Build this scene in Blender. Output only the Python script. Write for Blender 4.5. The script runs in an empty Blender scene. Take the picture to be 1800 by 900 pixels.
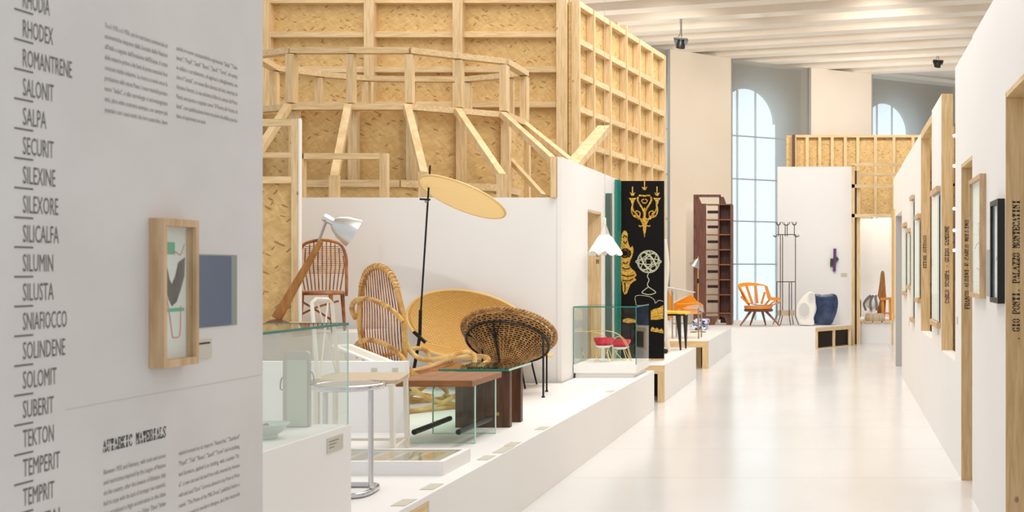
import bpy, bmesh, math, random
from mathutils import Vector, Matrix
random.seed(7)
C = bpy.context.scene.collection
R = math.radians
# ---------------------------------------------------------------- camera, world, light, exposure
FPX = 2000.0                      # focal length in pixels of the 1800 px wide frame
EYE = 1.4
cam_d = bpy.data.cameras.new('camera')
cam_d.sensor_width = 36; cam_d.lens = 36 * FPX / 1800
cam_d.shift_x = (900 - 1475) / 1800.0
cam_d.shift_y = (472 - 450) / 1800.0
cam_d.clip_end = 200; cam_d.clip_start = 0.05
cam_d.dof.use_dof = True; cam_d.dof.focus_distance = 9.5; cam_d.dof.aperture_fstop = 6.5
cam = bpy.data.objects.new('camera', cam_d); C.objects.link(cam)
cam.location = (0, 0, EYE); cam.rotation_euler = (R(90), 0, 0)
bpy.context.scene.camera = cam
sc = bpy.context.scene
sc.view_settings.view_transform = 'Standard'; sc.view_settings.look = 'None'
sc.view_settings.gamma = 1; sc.view_settings.exposure = -0.03; sc.view_settings.use_curve_mapping = False
w = bpy.data.worlds.new('world'); sc.world = w; w.use_nodes = True
bg = w.node_tree.nodes['Background']; bg.inputs[0].default_value = (0.93, 0.97, 1.02, 1); bg.inputs[1].default_value = 0.86

def area(name, loc, sx, sy, power, col=(1, .995, .985), rot=(0, 0, 0)):
    l = bpy.data.lights.new(name, 'AREA'); l.shape = 'RECTANGLE'; l.size = sx; l.size_y = sy
    l.energy = power; l.color = col
    o = bpy.data.objects.new(name, l); C.objects.link(o); o.location = loc; o.rotation_euler = rot
    return o
def spot(name, loc, target, power, angle=50, blend=.5, rad=.05, col=(1, .97, .92)):
    l = bpy.data.lights.new(name, 'SPOT'); l.energy = power; l.spot_size = R(angle); l.spot_blend = blend
    l.shadow_soft_size = rad; l.color = col
    o = bpy.data.objects.new(name, l); C.objects.link(o); o.location = loc
    o.rotation_euler = (Vector(target) - Vector(loc)).to_track_quat('-Z', 'Y').to_euler()
    return o
area('overhead_fill', (-1.0, 8.5, 5.9), 3.0, 7.0, 250)  # added soft overhead fill standing in for ceiling spots
area('overhead_fill', (-1.2, 16.0, 5.9), 3.0, 6.0, 250)  # added overhead fill for the rear half
area('overhead_fill', (-5.2, 12.2, 5.9), 2.6, 3.2, 70)  # added overhead fill above the timber ring
area('ceiling_fill', (1.0, 26.0, 4.2), 2.6, 1.2, 34, rot=(R(180), 0, 0))  # added upward fill brightening the ceiling; no cove stands here
area('ceiling_fill', (-4.6, 21.6, 3.4), 1.6, 1.6, 50, rot=(R(180), R(-12), 0))  # second added upward fill, for the left part of the ceiling
spot('track_spot', (-.69, 5.0, 3.6), (-3.2, 9.4, 1.2), 170, 62, .6, .06)
spot('track_spot', (.2, 8.6, 4.6), (-2.0, 12.0, .8), 150, 45, .6, .1)
spot('track_spot', (-.4, 13.0, 4.8), (-1.2, 20.6, 1.0), 260, 50, .7, .12)
spot('track_spot', (-3.2, 19.5, 5.6), (-3.0, 26.0, 3.0), 420, 90, .8, .3)
spot('track_spot', (.8, 19.5, 5.6), (.6, 27.5, 3.6), 360, 90, .8, .3)
area('niche_fill', (.9, 23.2, 3.1), .8, .5, 22, (1, .94, .86))  # added fill above the far niche to brighten it
spot('uplight_spot', (-1.75, 21.5, 4.4), (-1.72, 21.55, 6.3), 22, 22, .9, .05)
spot('uplight_spot', (-1.05, 21.5, 4.4), (-1.02, 21.55, 6.3), 14, 24, .9, .05)
spot('uplight_spot', (.68, 23.6, 4.6), (.7, 23.7, 6.3), 22, 24, .9, .05)

# ---------------------------------------------------------------- helpers
def P(x, y, D):
    "world point seen at pixel x, y at depth D"
    return Vector(((x - 1475) * D / FPX, D, EYE - (y - 472) * D / FPX))
def srgb(r, g, b):
    f = lambda c: (c / 255) / 12.92 if c / 255 <= .04045 else ((c / 255 + .055) / 1.055) ** 2.4
    return (f(r), f(g), f(b), 1)
MATS = {}
def mat(name, col, rough=.6, metal=0, spec=.5, emit=0, alpha=1):
    m = bpy.data.materials.new(name); m.use_nodes = True
    b = m.node_tree.nodes['Principled BSDF']
    b.inputs['Base Color'].default_value = col; b.inputs['Roughness'].default_value = rough
    b.inputs['Metallic'].default_value = metal; b.inputs['Specular IOR Level'].default_value = spec
    if emit:
        b.inputs['Emission Color'].default_value = col; b.inputs['Emission Strength'].default_value = emit
    MATS[name] = m
    return m
def nodes(m): return m.node_tree.nodes, m.node_tree.links, m.node_tree.nodes['Principled BSDF']
def add_noise(m, c1, c2, scale=(1, 1, 1), ns=5, detail=4, bump=0, lo=.35, hi=.65, extra=None):
    N, L, b = nodes(m)
    tc = N.new('ShaderNodeTexCoord'); mp = N.new('ShaderNodeMapping'); mp.inputs['Scale'].default_value = scale
    geo = N.new('ShaderNodeNewGeometry')
    L.new(geo.outputs['Position'], mp.inputs['Vector'])
    n = N.new('ShaderNodeTexNoise'); n.inputs['Scale'].default_value = ns; n.inputs['Detail'].default_value = detail
    L.new(mp.outputs[0], n.inputs['Vector'])
    r = N.new('ShaderNodeValToRGB'); r.color_ramp.elements[0].position = lo; r.color_ramp.elements[1].position = hi
    r.color_ramp.elements[0].color = c1; r.color_ramp.elements[1].color = c2
    L.new(n.outputs['Fac'], r.inputs['Fac']); L.new(r.outputs[0], b.inputs['Base Color'])
    if bump:
        bp = N.new('ShaderNodeBump'); bp.inputs['Strength'].default_value = bump; bp.inputs['Distance'].default_value = .01
        L.new(n.outputs['Fac'], bp.inputs['Height']); L.new(bp.outputs[0], b.inputs['Normal'])
    return r
def pine(name, sc_, c1=srgb(212, 180, 130), c2=srgb(230, 202, 158)):
    m = mat(name, c2, .55, spec=.3)
    N, L, b = nodes(m)
    geo = N.new('ShaderNodeNewGeometry'); mp = N.new('ShaderNodeMapping'); mp.inputs['Scale'].default_value = sc_
    L.new(geo.outputs['Position'], mp.inputs['Vector'])
    n = N.new('ShaderNodeTexNoise'); n.inputs['Scale'].default_value = 6; n.inputs['Detail'].default_value = 5; n.inputs['Distortion'].default_value = .6
    L.new(mp.outputs[0], n.inputs['Vector'])
    oi = N.new('ShaderNodeObjectInfo')
    r = N.new('ShaderNodeValToRGB'); r.color_ramp.elements[0].position = .36; r.color_ramp.elements[1].position = .62
    r.color_ramp.elements[0].color = c1; r.color_ramp.elements[1].color = c2
    L.new(n.outputs['Fac'], r.inputs['Fac'])
    # knots
    v = N.new('ShaderNodeTexVoronoi'); v.inputs['Scale'].default_value = 3.3
    mp2 = N.new('ShaderNodeMapping'); mp2.inputs['Scale'].default_value = tuple(1 + .35 * (1 - min(s, 1)) if s < 1 else 1.6 for s in sc_)
    L.new(geo.outputs['Position'], mp2.inputs['Vector']); L.new(mp2.outputs[0], v.inputs['Vector'])
    r2 = N.new('ShaderNodeValToRGB'); r2.color_ramp.elements[0].position = .035; r2.color_ramp.elements[1].position = .075
    r2.color_ramp.elements[0].color = srgb(120, 78, 42); r2.color_ramp.elements[1].color = (1, 1, 1, 1)
    L.new(v.outputs['Distance'], r2.inputs['Fac'])
    mx = N.new('ShaderNodeMix'); mx.data_type = 'RGBA'; mx.blend_type = 'MULTIPLY'; mx.inputs[0].default_value = .6
    L.new(r.outputs[0], mx.inputs[6]); L.new(r2.outputs[0], mx.inputs[7])
    hs = N.new('ShaderNodeHueSaturation')
    mr = N.new('ShaderNodeMapRange'); mr.inputs['To Min'].default_value = .9; mr.inputs['To Max'].default_value = 1.06
    L.new(oi.outputs['Random'], mr.inputs['Value']); L.new(mr.outputs[0], hs.inputs['Value'])
    L.new(mx.outputs[2], hs.inputs['Color']); L.new(hs.outputs[0], b.inputs['Base Color'])
    return m
pine('pine_z', (9, 9, .7)); pine('pine_x', (.7, 9, 9)); pine('pine_y', (9, .7, 9)); pine('pine_slanted', (1.6, 1.6, .5))
def osb(name, seed):
    m = mat(name, srgb(210, 168, 100), .6, spec=.25)
    N, L, b = nodes(m)
    geo = N.new('ShaderNodeNewGeometry')
    def vor(scale, rot, loc):
        mp = N.new('ShaderNodeMapping'); mp.inputs['Scale'].default_value = scale; mp.inputs['Rotation'].default_value = rot; mp.inputs['Location'].default_value = loc
        nz = N.new('ShaderNodeTexNoise'); nz.inputs['Scale'].default_value = 3.0; nz.inputs['Detail'].default_value = 2
        L.new(geo.outputs['Position'], nz.inputs['Vector'])
        mixv = N.new('ShaderNodeMix'); mixv.data_type = 'RGBA'; mixv.blend_type = 'LINEAR_LIGHT'; mixv.inputs[0].default_value = .045
        L.new(geo.outputs['Position'], mixv.inputs[6]); L.new(nz.outputs['Color'], mixv.inputs[7])
        mr0 = N.new('ShaderNodeMapping'); mr0.inputs['Rotation'].default_value = (rot[1], 0, 0) if name == 'osb_side' else rot
        mp.inputs['Rotation'].default_value = (0, 0, 0); L.new(mixv.outputs[2], mr0.inputs['Vector']); L.new(mr0.outputs[0], mp.inputs['Vector'])
        v = N.new('ShaderNodeTexVoronoi'); v.inputs['Scale'].default_value = 1
        L.new(mp.outputs[0], v.inputs['Vector'])
        return v
    v1 = vor((12, 12, 42), (0, .5, .0), (seed, 0, 0)); v2 = vor((13, 13, 38), (0, -.8, 0), (0, seed, 3)); v3 = vor((11, 11, 46), (0, -.35, 0), (2, seed, 3))
    r1 = N.new('ShaderNodeValToRGB'); e = r1.color_ramp.elements
    e[0].position = 0; e[0].color = srgb(200, 162, 102); e[1].position = 1; e[1].color = srgb(224, 190, 130)
    sep = N.new('ShaderNodeSeparateColor'); L.new(v1.outputs['Color'], sep.inputs[0]); L.new(sep.outputs[0], r1.inputs['Fac'])
    r2 = N.new('ShaderNodeValToRGB'); e = r2.color_ramp.elements
    e[0].position = 0; e[0].color = srgb(202, 164, 106); e[1].position = 1; e[1].color = srgb(228, 196, 138)
    sep2 = N.new('ShaderNodeSeparateColor'); L.new(v2.outputs['Color'], sep2.inputs[0]); L.new(sep2.outputs[1], r2.inputs['Fac'])
    mx = N.new('ShaderNodeMix'); mx.data_type = 'RGBA'; mx.inputs[0].default_value = .5
    L.new(r1.outputs[0], mx.inputs[6]); L.new(r2.outputs[0], mx.inputs[7])
    # dark slivers: a few cells only
    sep3 = N.new('ShaderNodeSeparateColor'); L.new(v3.outputs['Color'], sep3.inputs[0])
    gt = N.new('ShaderNodeMath'); gt.operation = 'GREATER_THAN'; gt.inputs[1].default_value = .90; L.new(sep3.outputs[2], gt.inputs[0])
    lt = N.new('ShaderNodeMath'); lt.operation = 'LESS_THAN'; lt.inputs[1].default_value = .36; L.new(v3.outputs['Distance'], lt.inputs[0])
    ml = N.new('ShaderNodeMath'); ml.operation = 'MULTIPLY'; L.new(gt.outputs[0], ml.inputs[0]); L.new(lt.outputs[0], ml.inputs[1])
    v4 = vor((13, 13, 40), (0, .75, .2), (5, seed, 1))
    sep4 = N.new('ShaderNodeSeparateColor'); L.new(v4.outputs['Color'], sep4.inputs[0])
    gt4 = N.new('ShaderNodeMath'); gt4.operation = 'GREATER_THAN'; gt4.inputs[1].default_value = .92; L.new(sep4.outputs[0], gt4.inputs[0])
    lt4 = N.new('ShaderNodeMath'); lt4.operation = 'LESS_THAN'; lt4.inputs[1].default_value = .34; L.new(v4.outputs['Distance'], lt4.inputs[0])
    m4 = N.new('ShaderNodeMath'); m4.operation = 'MULTIPLY_ADD'; L.new(gt4.outputs[0], m4.inputs[0]); L.new(lt4.outputs[0], m4.inputs[1]); L.new(ml.outputs[0], m4.inputs[2])
    ml = N.new('ShaderNodeMath'); ml.operation = 'MINIMUM'; ml.inputs[1].default_value = 1.0; L.new(m4.outputs[0], ml.inputs[0])
    ml2 = N.new('ShaderNodeMath'); ml2.operation = 'MULTIPLY'; ml2.inputs[1].default_value = .62; L.new(ml.outputs[0], ml2.inputs[0])
    mx2 = N.new('ShaderNodeMix'); mx2.data_type = 'RGBA'
    L.new(ml2.outputs[0], mx2.inputs[0]); L.new(mx.outputs[2], mx2.inputs[6]); mx2.inputs[7].default_value = srgb(128, 86, 42)
    L.new(mx2.outputs[2], b.inputs['Base Color'])
    return m
osb('osb', 1.0); osb('osb_side', 9.0)
mat('white', srgb(239, 236, 232), .55, spec=.3); add_noise(MATS['white'], srgb(238, 235, 231), srgb(241, 238, 234), ns=1.1)
mat('white_panel', srgb(222, 217, 212), .7, spec=.2); add_noise(MATS['white_panel'], srgb(214, 209, 205), srgb(221, 217, 213), ns=3)
mat('wall_cream', srgb(238, 220, 198), .8, spec=.2); add_noise(MATS['wall_cream'], srgb(235, 219, 197), srgb(239, 224, 205), ns=.8)
mat('ceiling_white', srgb(238, 226, 210), .8, spec=.1); add_noise(MATS['ceiling_white'], srgb(235, 222, 205), srgb(240, 229, 214), ns=1.5)
mat('floor_white', srgb(228, 225, 221), .2, spec=.6)
rr = add_noise(MATS['floor_white'], srgb(224, 222, 219), srgb(230, 228, 226), (1, .45, 1), ns=1.3)
mat('shade_plate_grey', srgb(176, 174, 172), .6)  # carries the far doorway's painted shade; also plain grey for the plate
mat('black', srgb(24, 22, 22), .4); mat('black_metal', srgb(28, 26, 27), .35, .4)
mat('print_black', srgb(15, 13, 12), .7, spec=.15); mat('ink', srgb(108, 101, 97), .8); mat('ink_light', srgb(150, 142, 138), .8); mat('ink_dark', srgb(38, 32, 28), .8)
mat('chrome', srgb(205, 205, 208), .12, 1); mat('steel', srgb(170, 165, 158), .35, .9); mat('aluminium', srgb(208, 208, 205), .3, .9)
mat('brass', srgb(206, 170, 98), .3, .8); mat('gold_wire', srgb(236, 208, 140), .3, .6)
mat('cream_metal', srgb(232, 224, 208), .4); mat('white_metal', srgb(240, 238, 234), .4)
mat('seat_beige', srgb(198, 178, 150), .6)
mat('teal', srgb(28, 120, 108), .35); mat('teal_dark', srgb(62, 92, 82), .4)
mat('teak', srgb(150, 86, 44), .4); add_noise(MATS['teak'], srgb(124, 74, 32), srgb(156, 100, 50), (1.2, 12, 12), ns=5)
mat('walnut', srgb(82, 50, 32), .45); add_noise(MATS['walnut'], srgb(70, 42, 28), srgb(98, 62, 40), (12, 12, 1), ns=4)
mat('mahogany', srgb(104, 62, 48), .45); add_noise(MATS['mahogany'], srgb(92, 54, 44), srgb(120, 74, 58), (9, 9, 1), ns=4)
mat('oak', srgb(176, 120, 60), .5); add_noise(MATS['oak'], srgb(146, 94, 36), srgb(172, 118, 52), (6, 6, 1.2), ns=6)
mat('oak_frame', srgb(206, 172, 132), .5); add_noise(MATS['oak_frame'], srgb(190, 154, 114), srgb(214, 182, 142), (8, 8, 1), ns=6)
mat('rattan', srgb(190, 138, 66), .38); add_noise(MATS['rattan'], srgb(158, 104, 44), srgb(216, 170, 96), (1, 1, 1), ns=16, lo=.38, hi=.6, bump=.1)
mat('rattan_red', srgb(150, 88, 44), .4); add_noise(MATS['rattan_red'], srgb(130, 72, 34), srgb(184, 122, 66), (1, 1, 1), ns=14, bump=.1)
mat('bamboo', srgb(206, 166, 96), .35); add_noise(MATS['bamboo'], srgb(184, 134, 62), srgb(222, 188, 120), (1, 1, 1), ns=9, lo=.4, hi=.6)
mat('wicker', srgb(168, 122, 66), .5); add_noise(MATS['wicker'], srgb(136, 92, 44), srgb(196, 152, 92), (1, 1, 1), ns=22, bump=.1)
mat('weave_gap_shade', srgb(74, 50, 26), .8); mat('lining_grey', srgb(140, 148, 140), .5)  # first: shade of the basket's weave gaps put into a dark brown
def weave(name, c1, c2, s):
    m = mat(name, c1, .5, spec=.3); N, L, b = nodes(m)
    tc = N.new('ShaderNodeTexCoord')
    br = N.new('ShaderNodeTexBrick'); br.inputs['Scale'].default_value = s; br.inputs['Color1'].default_value = c1; br.inputs['Color2'].default_value = c2
    br.inputs['Mortar'].default_value = tuple(c * .6 for c in c1[:3]) + (1,); br.inputs['Mortar Size'].default_value = .035; br.inputs['Brick Width'].default_value = .42; br.inputs['Row Height'].default_value = .22
    L.new(tc.outputs['UV'], br.inputs['Vector']); L.new(br.outputs['Color'], b.inputs['Base Color'])
    bp = N.new('ShaderNodeBump'); bp.inputs['Strength'].default_value = .5; bp.inputs['Distance'].default_value = .004; bp.invert = True
    L.new(br.outputs['Fac'], bp.inputs['Height']); L.new(bp.outputs[0], b.inputs['Normal'])
    return m
weave('cane', srgb(232, 182, 100), srgb(240, 194, 116), 16)
weave('cane_pale', srgb(244, 216, 152), srgb(250, 228, 172), 11)
mm = MATS['cane_pale']; N, L, b = nodes(mm); tl = N.new('ShaderNodeBsdfTranslucent'); ms = N.new('ShaderNodeMixShader'); ms.inputs[0].default_value = .55
tl.inputs[0].default_value = srgb(253, 238, 204); L.new(b.outputs[0], ms.inputs[1]); L.new(tl.outputs[0], ms.inputs[2]); L.new(ms.outputs[0], N['Material Output'].inputs[0])
mat('cane_rim', srgb(236, 196, 124), .4)
mat('orange', srgb(240, 156, 30), .35); mat('orange_wood', srgb(224, 140, 50), .35); mat('yellow', srgb(244, 196, 52), .35)
mat('red_plastic', srgb(214, 40, 62), .25); mat('cord', srgb(190, 180, 165), .6)
mat('paper', srgb(240, 240, 234), .8); mat('card', srgb(204, 198, 182), .8); mat('taupe', srgb(172, 160, 146), .7)
mat('purple', srgb(92, 48, 110), .5); mat('green_dark', srgb(48, 66, 40), .5)
mat('ceramic_white', srgb(238, 234, 226), .3); mat('ceramic_blue', srgb(52, 68, 100), .18)
add_noise(MATS['ceramic_blue'], srgb(36, 50, 80), srgb(54, 72, 104), ns=9)
mat('blue_print', srgb(120, 136, 178), .7)
add_noise(MATS['blue_print'], srgb(62, 76, 130), srgb(226, 228, 236), ns=22, detail=0, lo=.48, hi=.52)
mat('gold_print', srgb(200, 150, 40), .5); add_noise(MATS['gold_print'], srgb(150, 104, 20), srgb(230, 184, 70), ns=60)
mat('pale_print', srgb(196, 196, 168), .6)
mat('bowl_glaze', srgb(206, 216, 204), .3); add_noise(MATS['bowl_glaze'], srgb(172, 128, 104), srgb(206, 218, 208), ns=28, detail=0, lo=.34, hi=.38)
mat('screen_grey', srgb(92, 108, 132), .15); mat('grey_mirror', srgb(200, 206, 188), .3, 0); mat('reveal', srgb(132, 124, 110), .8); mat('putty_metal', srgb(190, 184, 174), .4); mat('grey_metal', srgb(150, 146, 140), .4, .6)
mat('cavity_shade', srgb(60, 44, 30), .8); mat('blind_batten', srgb(168, 172, 172), .6)  # first: shade of the platform cavities put into a dark brown
mat('frame_metal', srgb(150, 148, 142), .5, .3)
mat('green_wash', srgb(120, 196, 160), .7); mat('coral', srgb(232, 150, 132), .7); mat('charcoal', srgb(120, 116, 116), .8)
def emitter(name, col, s):
    m = bpy.data.materials.new(name); m.use_nodes = True; N = m.node_tree.nodes; L = m.node_tree.links
    N.remove(N['Principled BSDF']); e = N.new('ShaderNodeEmission'); e.inputs[0].default_value = col; e.inputs[1].default_value = s
    L.new(e.outputs[0], N['Material Output'].inputs[0]); MATS[name] = m; return m
emitter('daylight', (.74, .88, .96, 1), 2.5); emitter('bulb', (1, .97, 1, 1), 9)
def glassm(name, tint, refl=1.0, haze=0.0, hazecol=(.8, .9, .88, 1)):
    m = bpy.data.materials.new(name); m.use_nodes = True; N = m.node_tree.nodes; L = m.node_tree.links
    N.remove(N['Principled BSDF'])
    t = N.new('ShaderNodeBsdfTransparent'); t.inputs[0].default_value = tint
    g = N.new('ShaderNodeBsdfGlossy'); g.inputs['Roughness'].default_value = .02
    fr = N.new('ShaderNodeFresnel'); fr.inputs[0].default_value = 1.45
    ge = N.new('ShaderNodeNewGeometry'); iv = N.new('ShaderNodeMath'); iv.operation = 'SUBTRACT'; iv.inputs[0].default_value = 1.0; iv.use_clamp = True
    L.new(ge.outputs['Backfacing'], iv.inputs[1])
    mu = N.new('ShaderNodeMath'); mu.operation = 'MULTIPLY'; L.new(iv.outputs[0], mu.inputs[1])
    mr_ = N.new('ShaderNodeMath'); mr_.operation = 'MULTIPLY'; mr_.inputs[1].default_value = refl; L.new(fr.outputs[0], mr_.inputs[0]); L.new(mr_.outputs[0], mu.inputs[0])
    mx = N.new('ShaderNodeMixShader'); L.new(mu.outputs[0], mx.inputs[0]); L.new(t.outputs[0], mx.inputs[1]); L.new(g.outputs[0], mx.inputs[2])
    out = mx
    if haze:
        d = N.new('ShaderNodeBsdfDiffuse'); d.inputs[0].default_value = hazecol
        m2 = N.new('ShaderNodeMixShader'); m2.inputs[0].default_value = haze
        L.new(mx.outputs[0], m2.inputs[1]); L.new(d.outputs[0], m2.inputs[2]); out = m2
    L.new(out.outputs[0], N['Material Output'].inputs[0]); MATS[name] = m; return m
glassm('glass', (.975, .99, .983, 1), 1.0); glassm('glass_table', (.90, .96, .93, 1), 1.0); glassm('clear_plastic', (.93, .92, .9, 1), 1.0, .35, (.9, .86, .8, 1))
glassm('glass_wall', (.99, 1, .99, 1), .22); glassm('glass_milky', (.97, .985, .975, 1), 1.0, .07, (.86, .88, .82, 1))
glassm('glass_dark_top', (.80, .90, .86, 1), 1.0)
m = bpy.data.materials.new('blind'); m.use_nodes = True; N = m.node_tree.nodes; L = m.node_tree.links; N.remove(N['Principled BSDF'])
t = N.new('ShaderNodeBsdfTransparent'); t.inputs[0].default_value = (.9, .95, .97, 1)
d = N.new('ShaderNodeBsdfDiffuse'); d.inputs[0].default_value = srgb(188, 180, 166)
tr = N.new('ShaderNodeBsdfTranslucent'); tr.inputs[0].default_value = srgb(210, 220, 224)
a1 = N.new('ShaderNodeMixShader'); a1.inputs[0].default_value = .45; L.new(d.outputs[0], a1.inputs[1]); L.new(tr.outputs[0], a1.inputs[2])
a2 = N.new('ShaderNodeMixShader'); a2.inputs[0].default_value = .72; L.new(t.outputs[0], a2.inputs[1]); L.new(a1.outputs[0], a2.inputs[2])
L.new(a2.outputs[0], N['Material Output'].inputs[0]); MATS['blind'] = m

class MB:
    "collects shapes into ONE mesh object"
    def __init__(s): s.v = []; s.f = []; s.uv = None; s.smooth = False
    def add(s, vs, fs):
        n = len(s.v); s.v += [tuple(v) for v in vs]; s.f += [tuple(i + n for i in f) for f in fs]; return s
    def box(s, x0, x1, y0, y1, z0, z1):
        vs = [(x, y, z) for z in (z0, z1) for y in (y0, y1) for x in (x0, x1)]
        return s.add(vs, [(0, 2, 3, 1), (4, 5, 7, 6), (0, 1, 5, 4), (2, 6, 7, 3), (0, 4, 6, 2), (1, 3, 7, 5)])
    def beam(s, a, b, w, h, up=(0, 0, 1)):
        a = Vector(a); b = Vector(b); d = (b - a).normalized(); u = Vector(up)
        if abs(d.dot(u)) > .98: u = Vector((0, 1, 0))
        sd = d.cross(u).normalized(); u = sd.cross(d)
        vs = []
        for p in (a, b):
            for i, j in ((-1, -1), (1, -1), (1, 1), (-1, 1)): vs.append(p + sd * (i * w / 2) + u * (j * h / 2))
        return s.add(vs, [(0, 3, 2, 1), (4, 5, 6, 7), (0, 1, 5, 4), (1, 2, 6, 5), (2, 3, 7, 6), (3, 0, 4, 7)])
    def tube(s, pts, r, n=8, closed=False, caps=True):
        pts = [Vector(p) for p in pts]; m = len(pts); rs = r if isinstance(r, (list, tuple)) else [r] * m
        prev = None; vs = []
        for i, p in enumerate(pts):
            if closed: t = pts[(i + 1) % m] - pts[i - 1]
            else: t = pts[min(i + 1, m - 1)] - pts[max(i - 1, 0)]
            t.normalize()
            if prev is None:
                q = Vector((0, 0, 1)) if abs(t.z) < .9 else Vector((1, 0, 0))
                nrm = (q - t * q.dot(t)).normalized()
            else:
                nrm = (prev - t * prev.dot(t)).normalized()
            prev = nrm; bn = t.cross(nrm)
            for k in range(n):
                a = 2 * math.pi * k / n
                vs.append(p + nrm * (rs[i] * math.cos(a)) + bn * (rs[i] * math.sin(a)))
        fs = []
        for i in range(m if closed else m - 1):
            j = (i + 1) % m
            for k in range(n):
                l = (k + 1) % n
                fs.append((i * n + k, i * n + l, j * n + l, j * n + k))
        if caps and not closed:
            fs.append(tuple(range(n))[::-1]); fs.append(tuple((m - 1) * n + k for k in range(n)))
        return s.add(vs, fs)
    def lathe(s, prof, n=32, M=None, wob=None):
        vs = []
        for (r, z) in prof:
            for k in range(n):
                a = 2 * math.pi * k / n; rr_ = r * (wob(a, z) if wob else 1)
                v = Vector((rr_ * math.cos(a), rr_ * math.sin(a), z)); vs.append(M @ v if M else v)
        fs = [(i * n + k, i * n + (k + 1) % n, (i + 1) * n + (k + 1) % n, (i + 1) * n + k) for i in range(len(prof) - 1) for k in range(n)]
        if prof[0][0] > 1e-4: fs.append(tuple(range(n))[::-1])
        if prof[-1][0] > 1e-4: fs.append(tuple((len(prof) - 1) * n + k for k in range(n)))
        return s.add(vs, fs)
    def prism(s, poly, off):
        "planar polygon (3-D points) extruded by vector off"
        n = len(poly); off = Vector(off); poly = [Vector(p) for p in poly]
        return s.add(poly + [p + off for p in poly], [tuple(range(n))[::-1], tuple(range(n, 2 * n))] + [(i, (i + 1) % n, n + (i + 1) % n, n + i) for i in range(n)])
    def ball(s, c, r, sx=1, sy=1, sz=1, n=12):
        prof = [(max(r * math.sin(math.pi * i / 8), 0), -r * math.cos(math.pi * i / 8)) for i in range(9)]
        return s.lathe(prof, n, Matrix.Translation(Vector(c)) @ Matrix.Diagonal((sx, sy, sz, 1)))
    def build(s, name, m, parent=None, bevel=0, smooth=False, uvs=None):
        me = bpy.data.meshes.new(name); me.from_pydata(s.v, [], s.f); me.update()
        bm = bmesh.new(); bm.from_mesh(me)
        bmesh.ops.remove_doubles(bm, verts=bm.verts, dist=1e-6)
        bmesh.ops.recalc_face_normals(bm, faces=bm.faces)
        if bevel: bmesh.ops.bevel(bm, geom=list(bm.edges), offset=bevel, segments=1, affect='EDGES', clamp_overlap=True)
        if uvs:
            lay = bm.loops.layers.uv.new('uv')
            for f in bm.faces:
                for lp in f.loops: lp[lay].uv = uvs(lp.vert.co)
        bm.to_mesh(me); bm.free()
        if smooth:
            for p in me.polygons: p.use_smooth = True
            try: me.set_sharp_from_angle(angle=R(40))
            except Exception: pass
        me.materials.append(MATS[m])
        o = bpy.data.objects.new(name, me); C.objects.link(o)
        if parent is not None:
            o.parent = parent
            if parent.type == 'EMPTY': o.matrix_parent_inverse = Matrix.Translation(-Vector(parent.location))
        return o
def thing(name, label, cat, loc=(0, 0, 0), group=None):
    o = bpy.data.objects.new(name, None); C.objects.link(o); o.location = loc; o.empty_display_size = .1
    o['label'] = label; o['category'] = cat
    if group: o['group'] = group
    return o
def tag(o, label=None, cat=None, group=None, kind=None):
    if label: o['label'] = label
    if cat: o['category'] = cat
    if group: o['group'] = group
    if kind: o['kind'] = kind
    return o
def struct(name, label=None, cat=None, loc=(0, 0, 0)):
    o = bpy.data.objects.new(name, None); C.objects.link(o); o.location = loc; o['kind'] = 'structure'
    if label: o['label'] = label
    if cat: o['category'] = cat
    return o
def box(name, m, parent, x0, x1, y0, y1, z0, z1, bevel=0): return MB().box(x0, x1, y0, y1, z0, z1).build(name, m, parent, bevel)
def beam(name, m, parent, a, b, w_, h, bevel=0): return MB().beam(a, b, w_, h).build(name, m, parent, bevel)
def tube(name, m, parent, pts, r, n=8, closed=False): return MB().tube(pts, r, n, closed).build(name, m, parent, smooth=True)
def arc(f, n=16, a=0., b=1.): return [f(a + (b - a) * i / n) for i in range(n + 1)]
def spline(pts, k=6):
    pts = [Vector(p) for p in pts]; out = []
    for i in range(len(pts) - 1):
        p0 = pts[max(i - 1, 0)]; p1 = pts[i]; p2 = pts[i + 1]; p3 = pts[min(i + 2, len(pts) - 1)]
        for j in range(k):
            t = j / k
            out.append(.5 * ((2 * p1) + (p2 - p0) * t + (2 * p0 - 5 * p1 + 4 * p2 - p3) * t * t + (3 * p1 - p0 - 3 * p2 + p3) * t ** 3))
    out.append(pts[-1]); return out
def text_mesh(name, txt, m, parent, origin, xdir, ydir, height, width=None, sx=1.0, bold=0.0, spacing=1.0):
    cu = bpy.data.curves.new(name, 'FONT'); cu.body = txt; cu.size = 1; cu.offset = bold; cu.space_character = spacing; cu.resolution_u = 2
    ob = bpy.data.objects.new(name, cu); C.objects.link(ob)
    dg = bpy.context.evaluated_depsgraph_get(); me = bpy.data.meshes.new_from_object(ob.evaluated_get(dg))
    bpy.data.objects.remove(ob); bpy.data.curves.remove(cu)
    xs = [v.co.x for v in me.vertices]; 
    mn, mxx = min(xs), max(xs); capH = .69
    s = height / capH; fx = (width / (mxx - mn)) if width else s * sx
    X = Vector(xdir); Y = Vector(ydir); O = Vector(origin); nrm = X.cross(Y).normalized()
    for v in me.vertices: v.co = O + X * ((v.co.x - mn) * fx) + Y * (v.co.y * s) + nrm * .0008
    me.materials.append(MATS[m]); me.name = name
    o = bpy.data.objects.new(name, me); C.objects.link(o)
    if parent is not None:
        o.parent = parent
        if parent.type == 'EMPTY': o.matrix_parent_inverse = Matrix.Translation(-Vector(parent.location))
    return o
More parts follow.
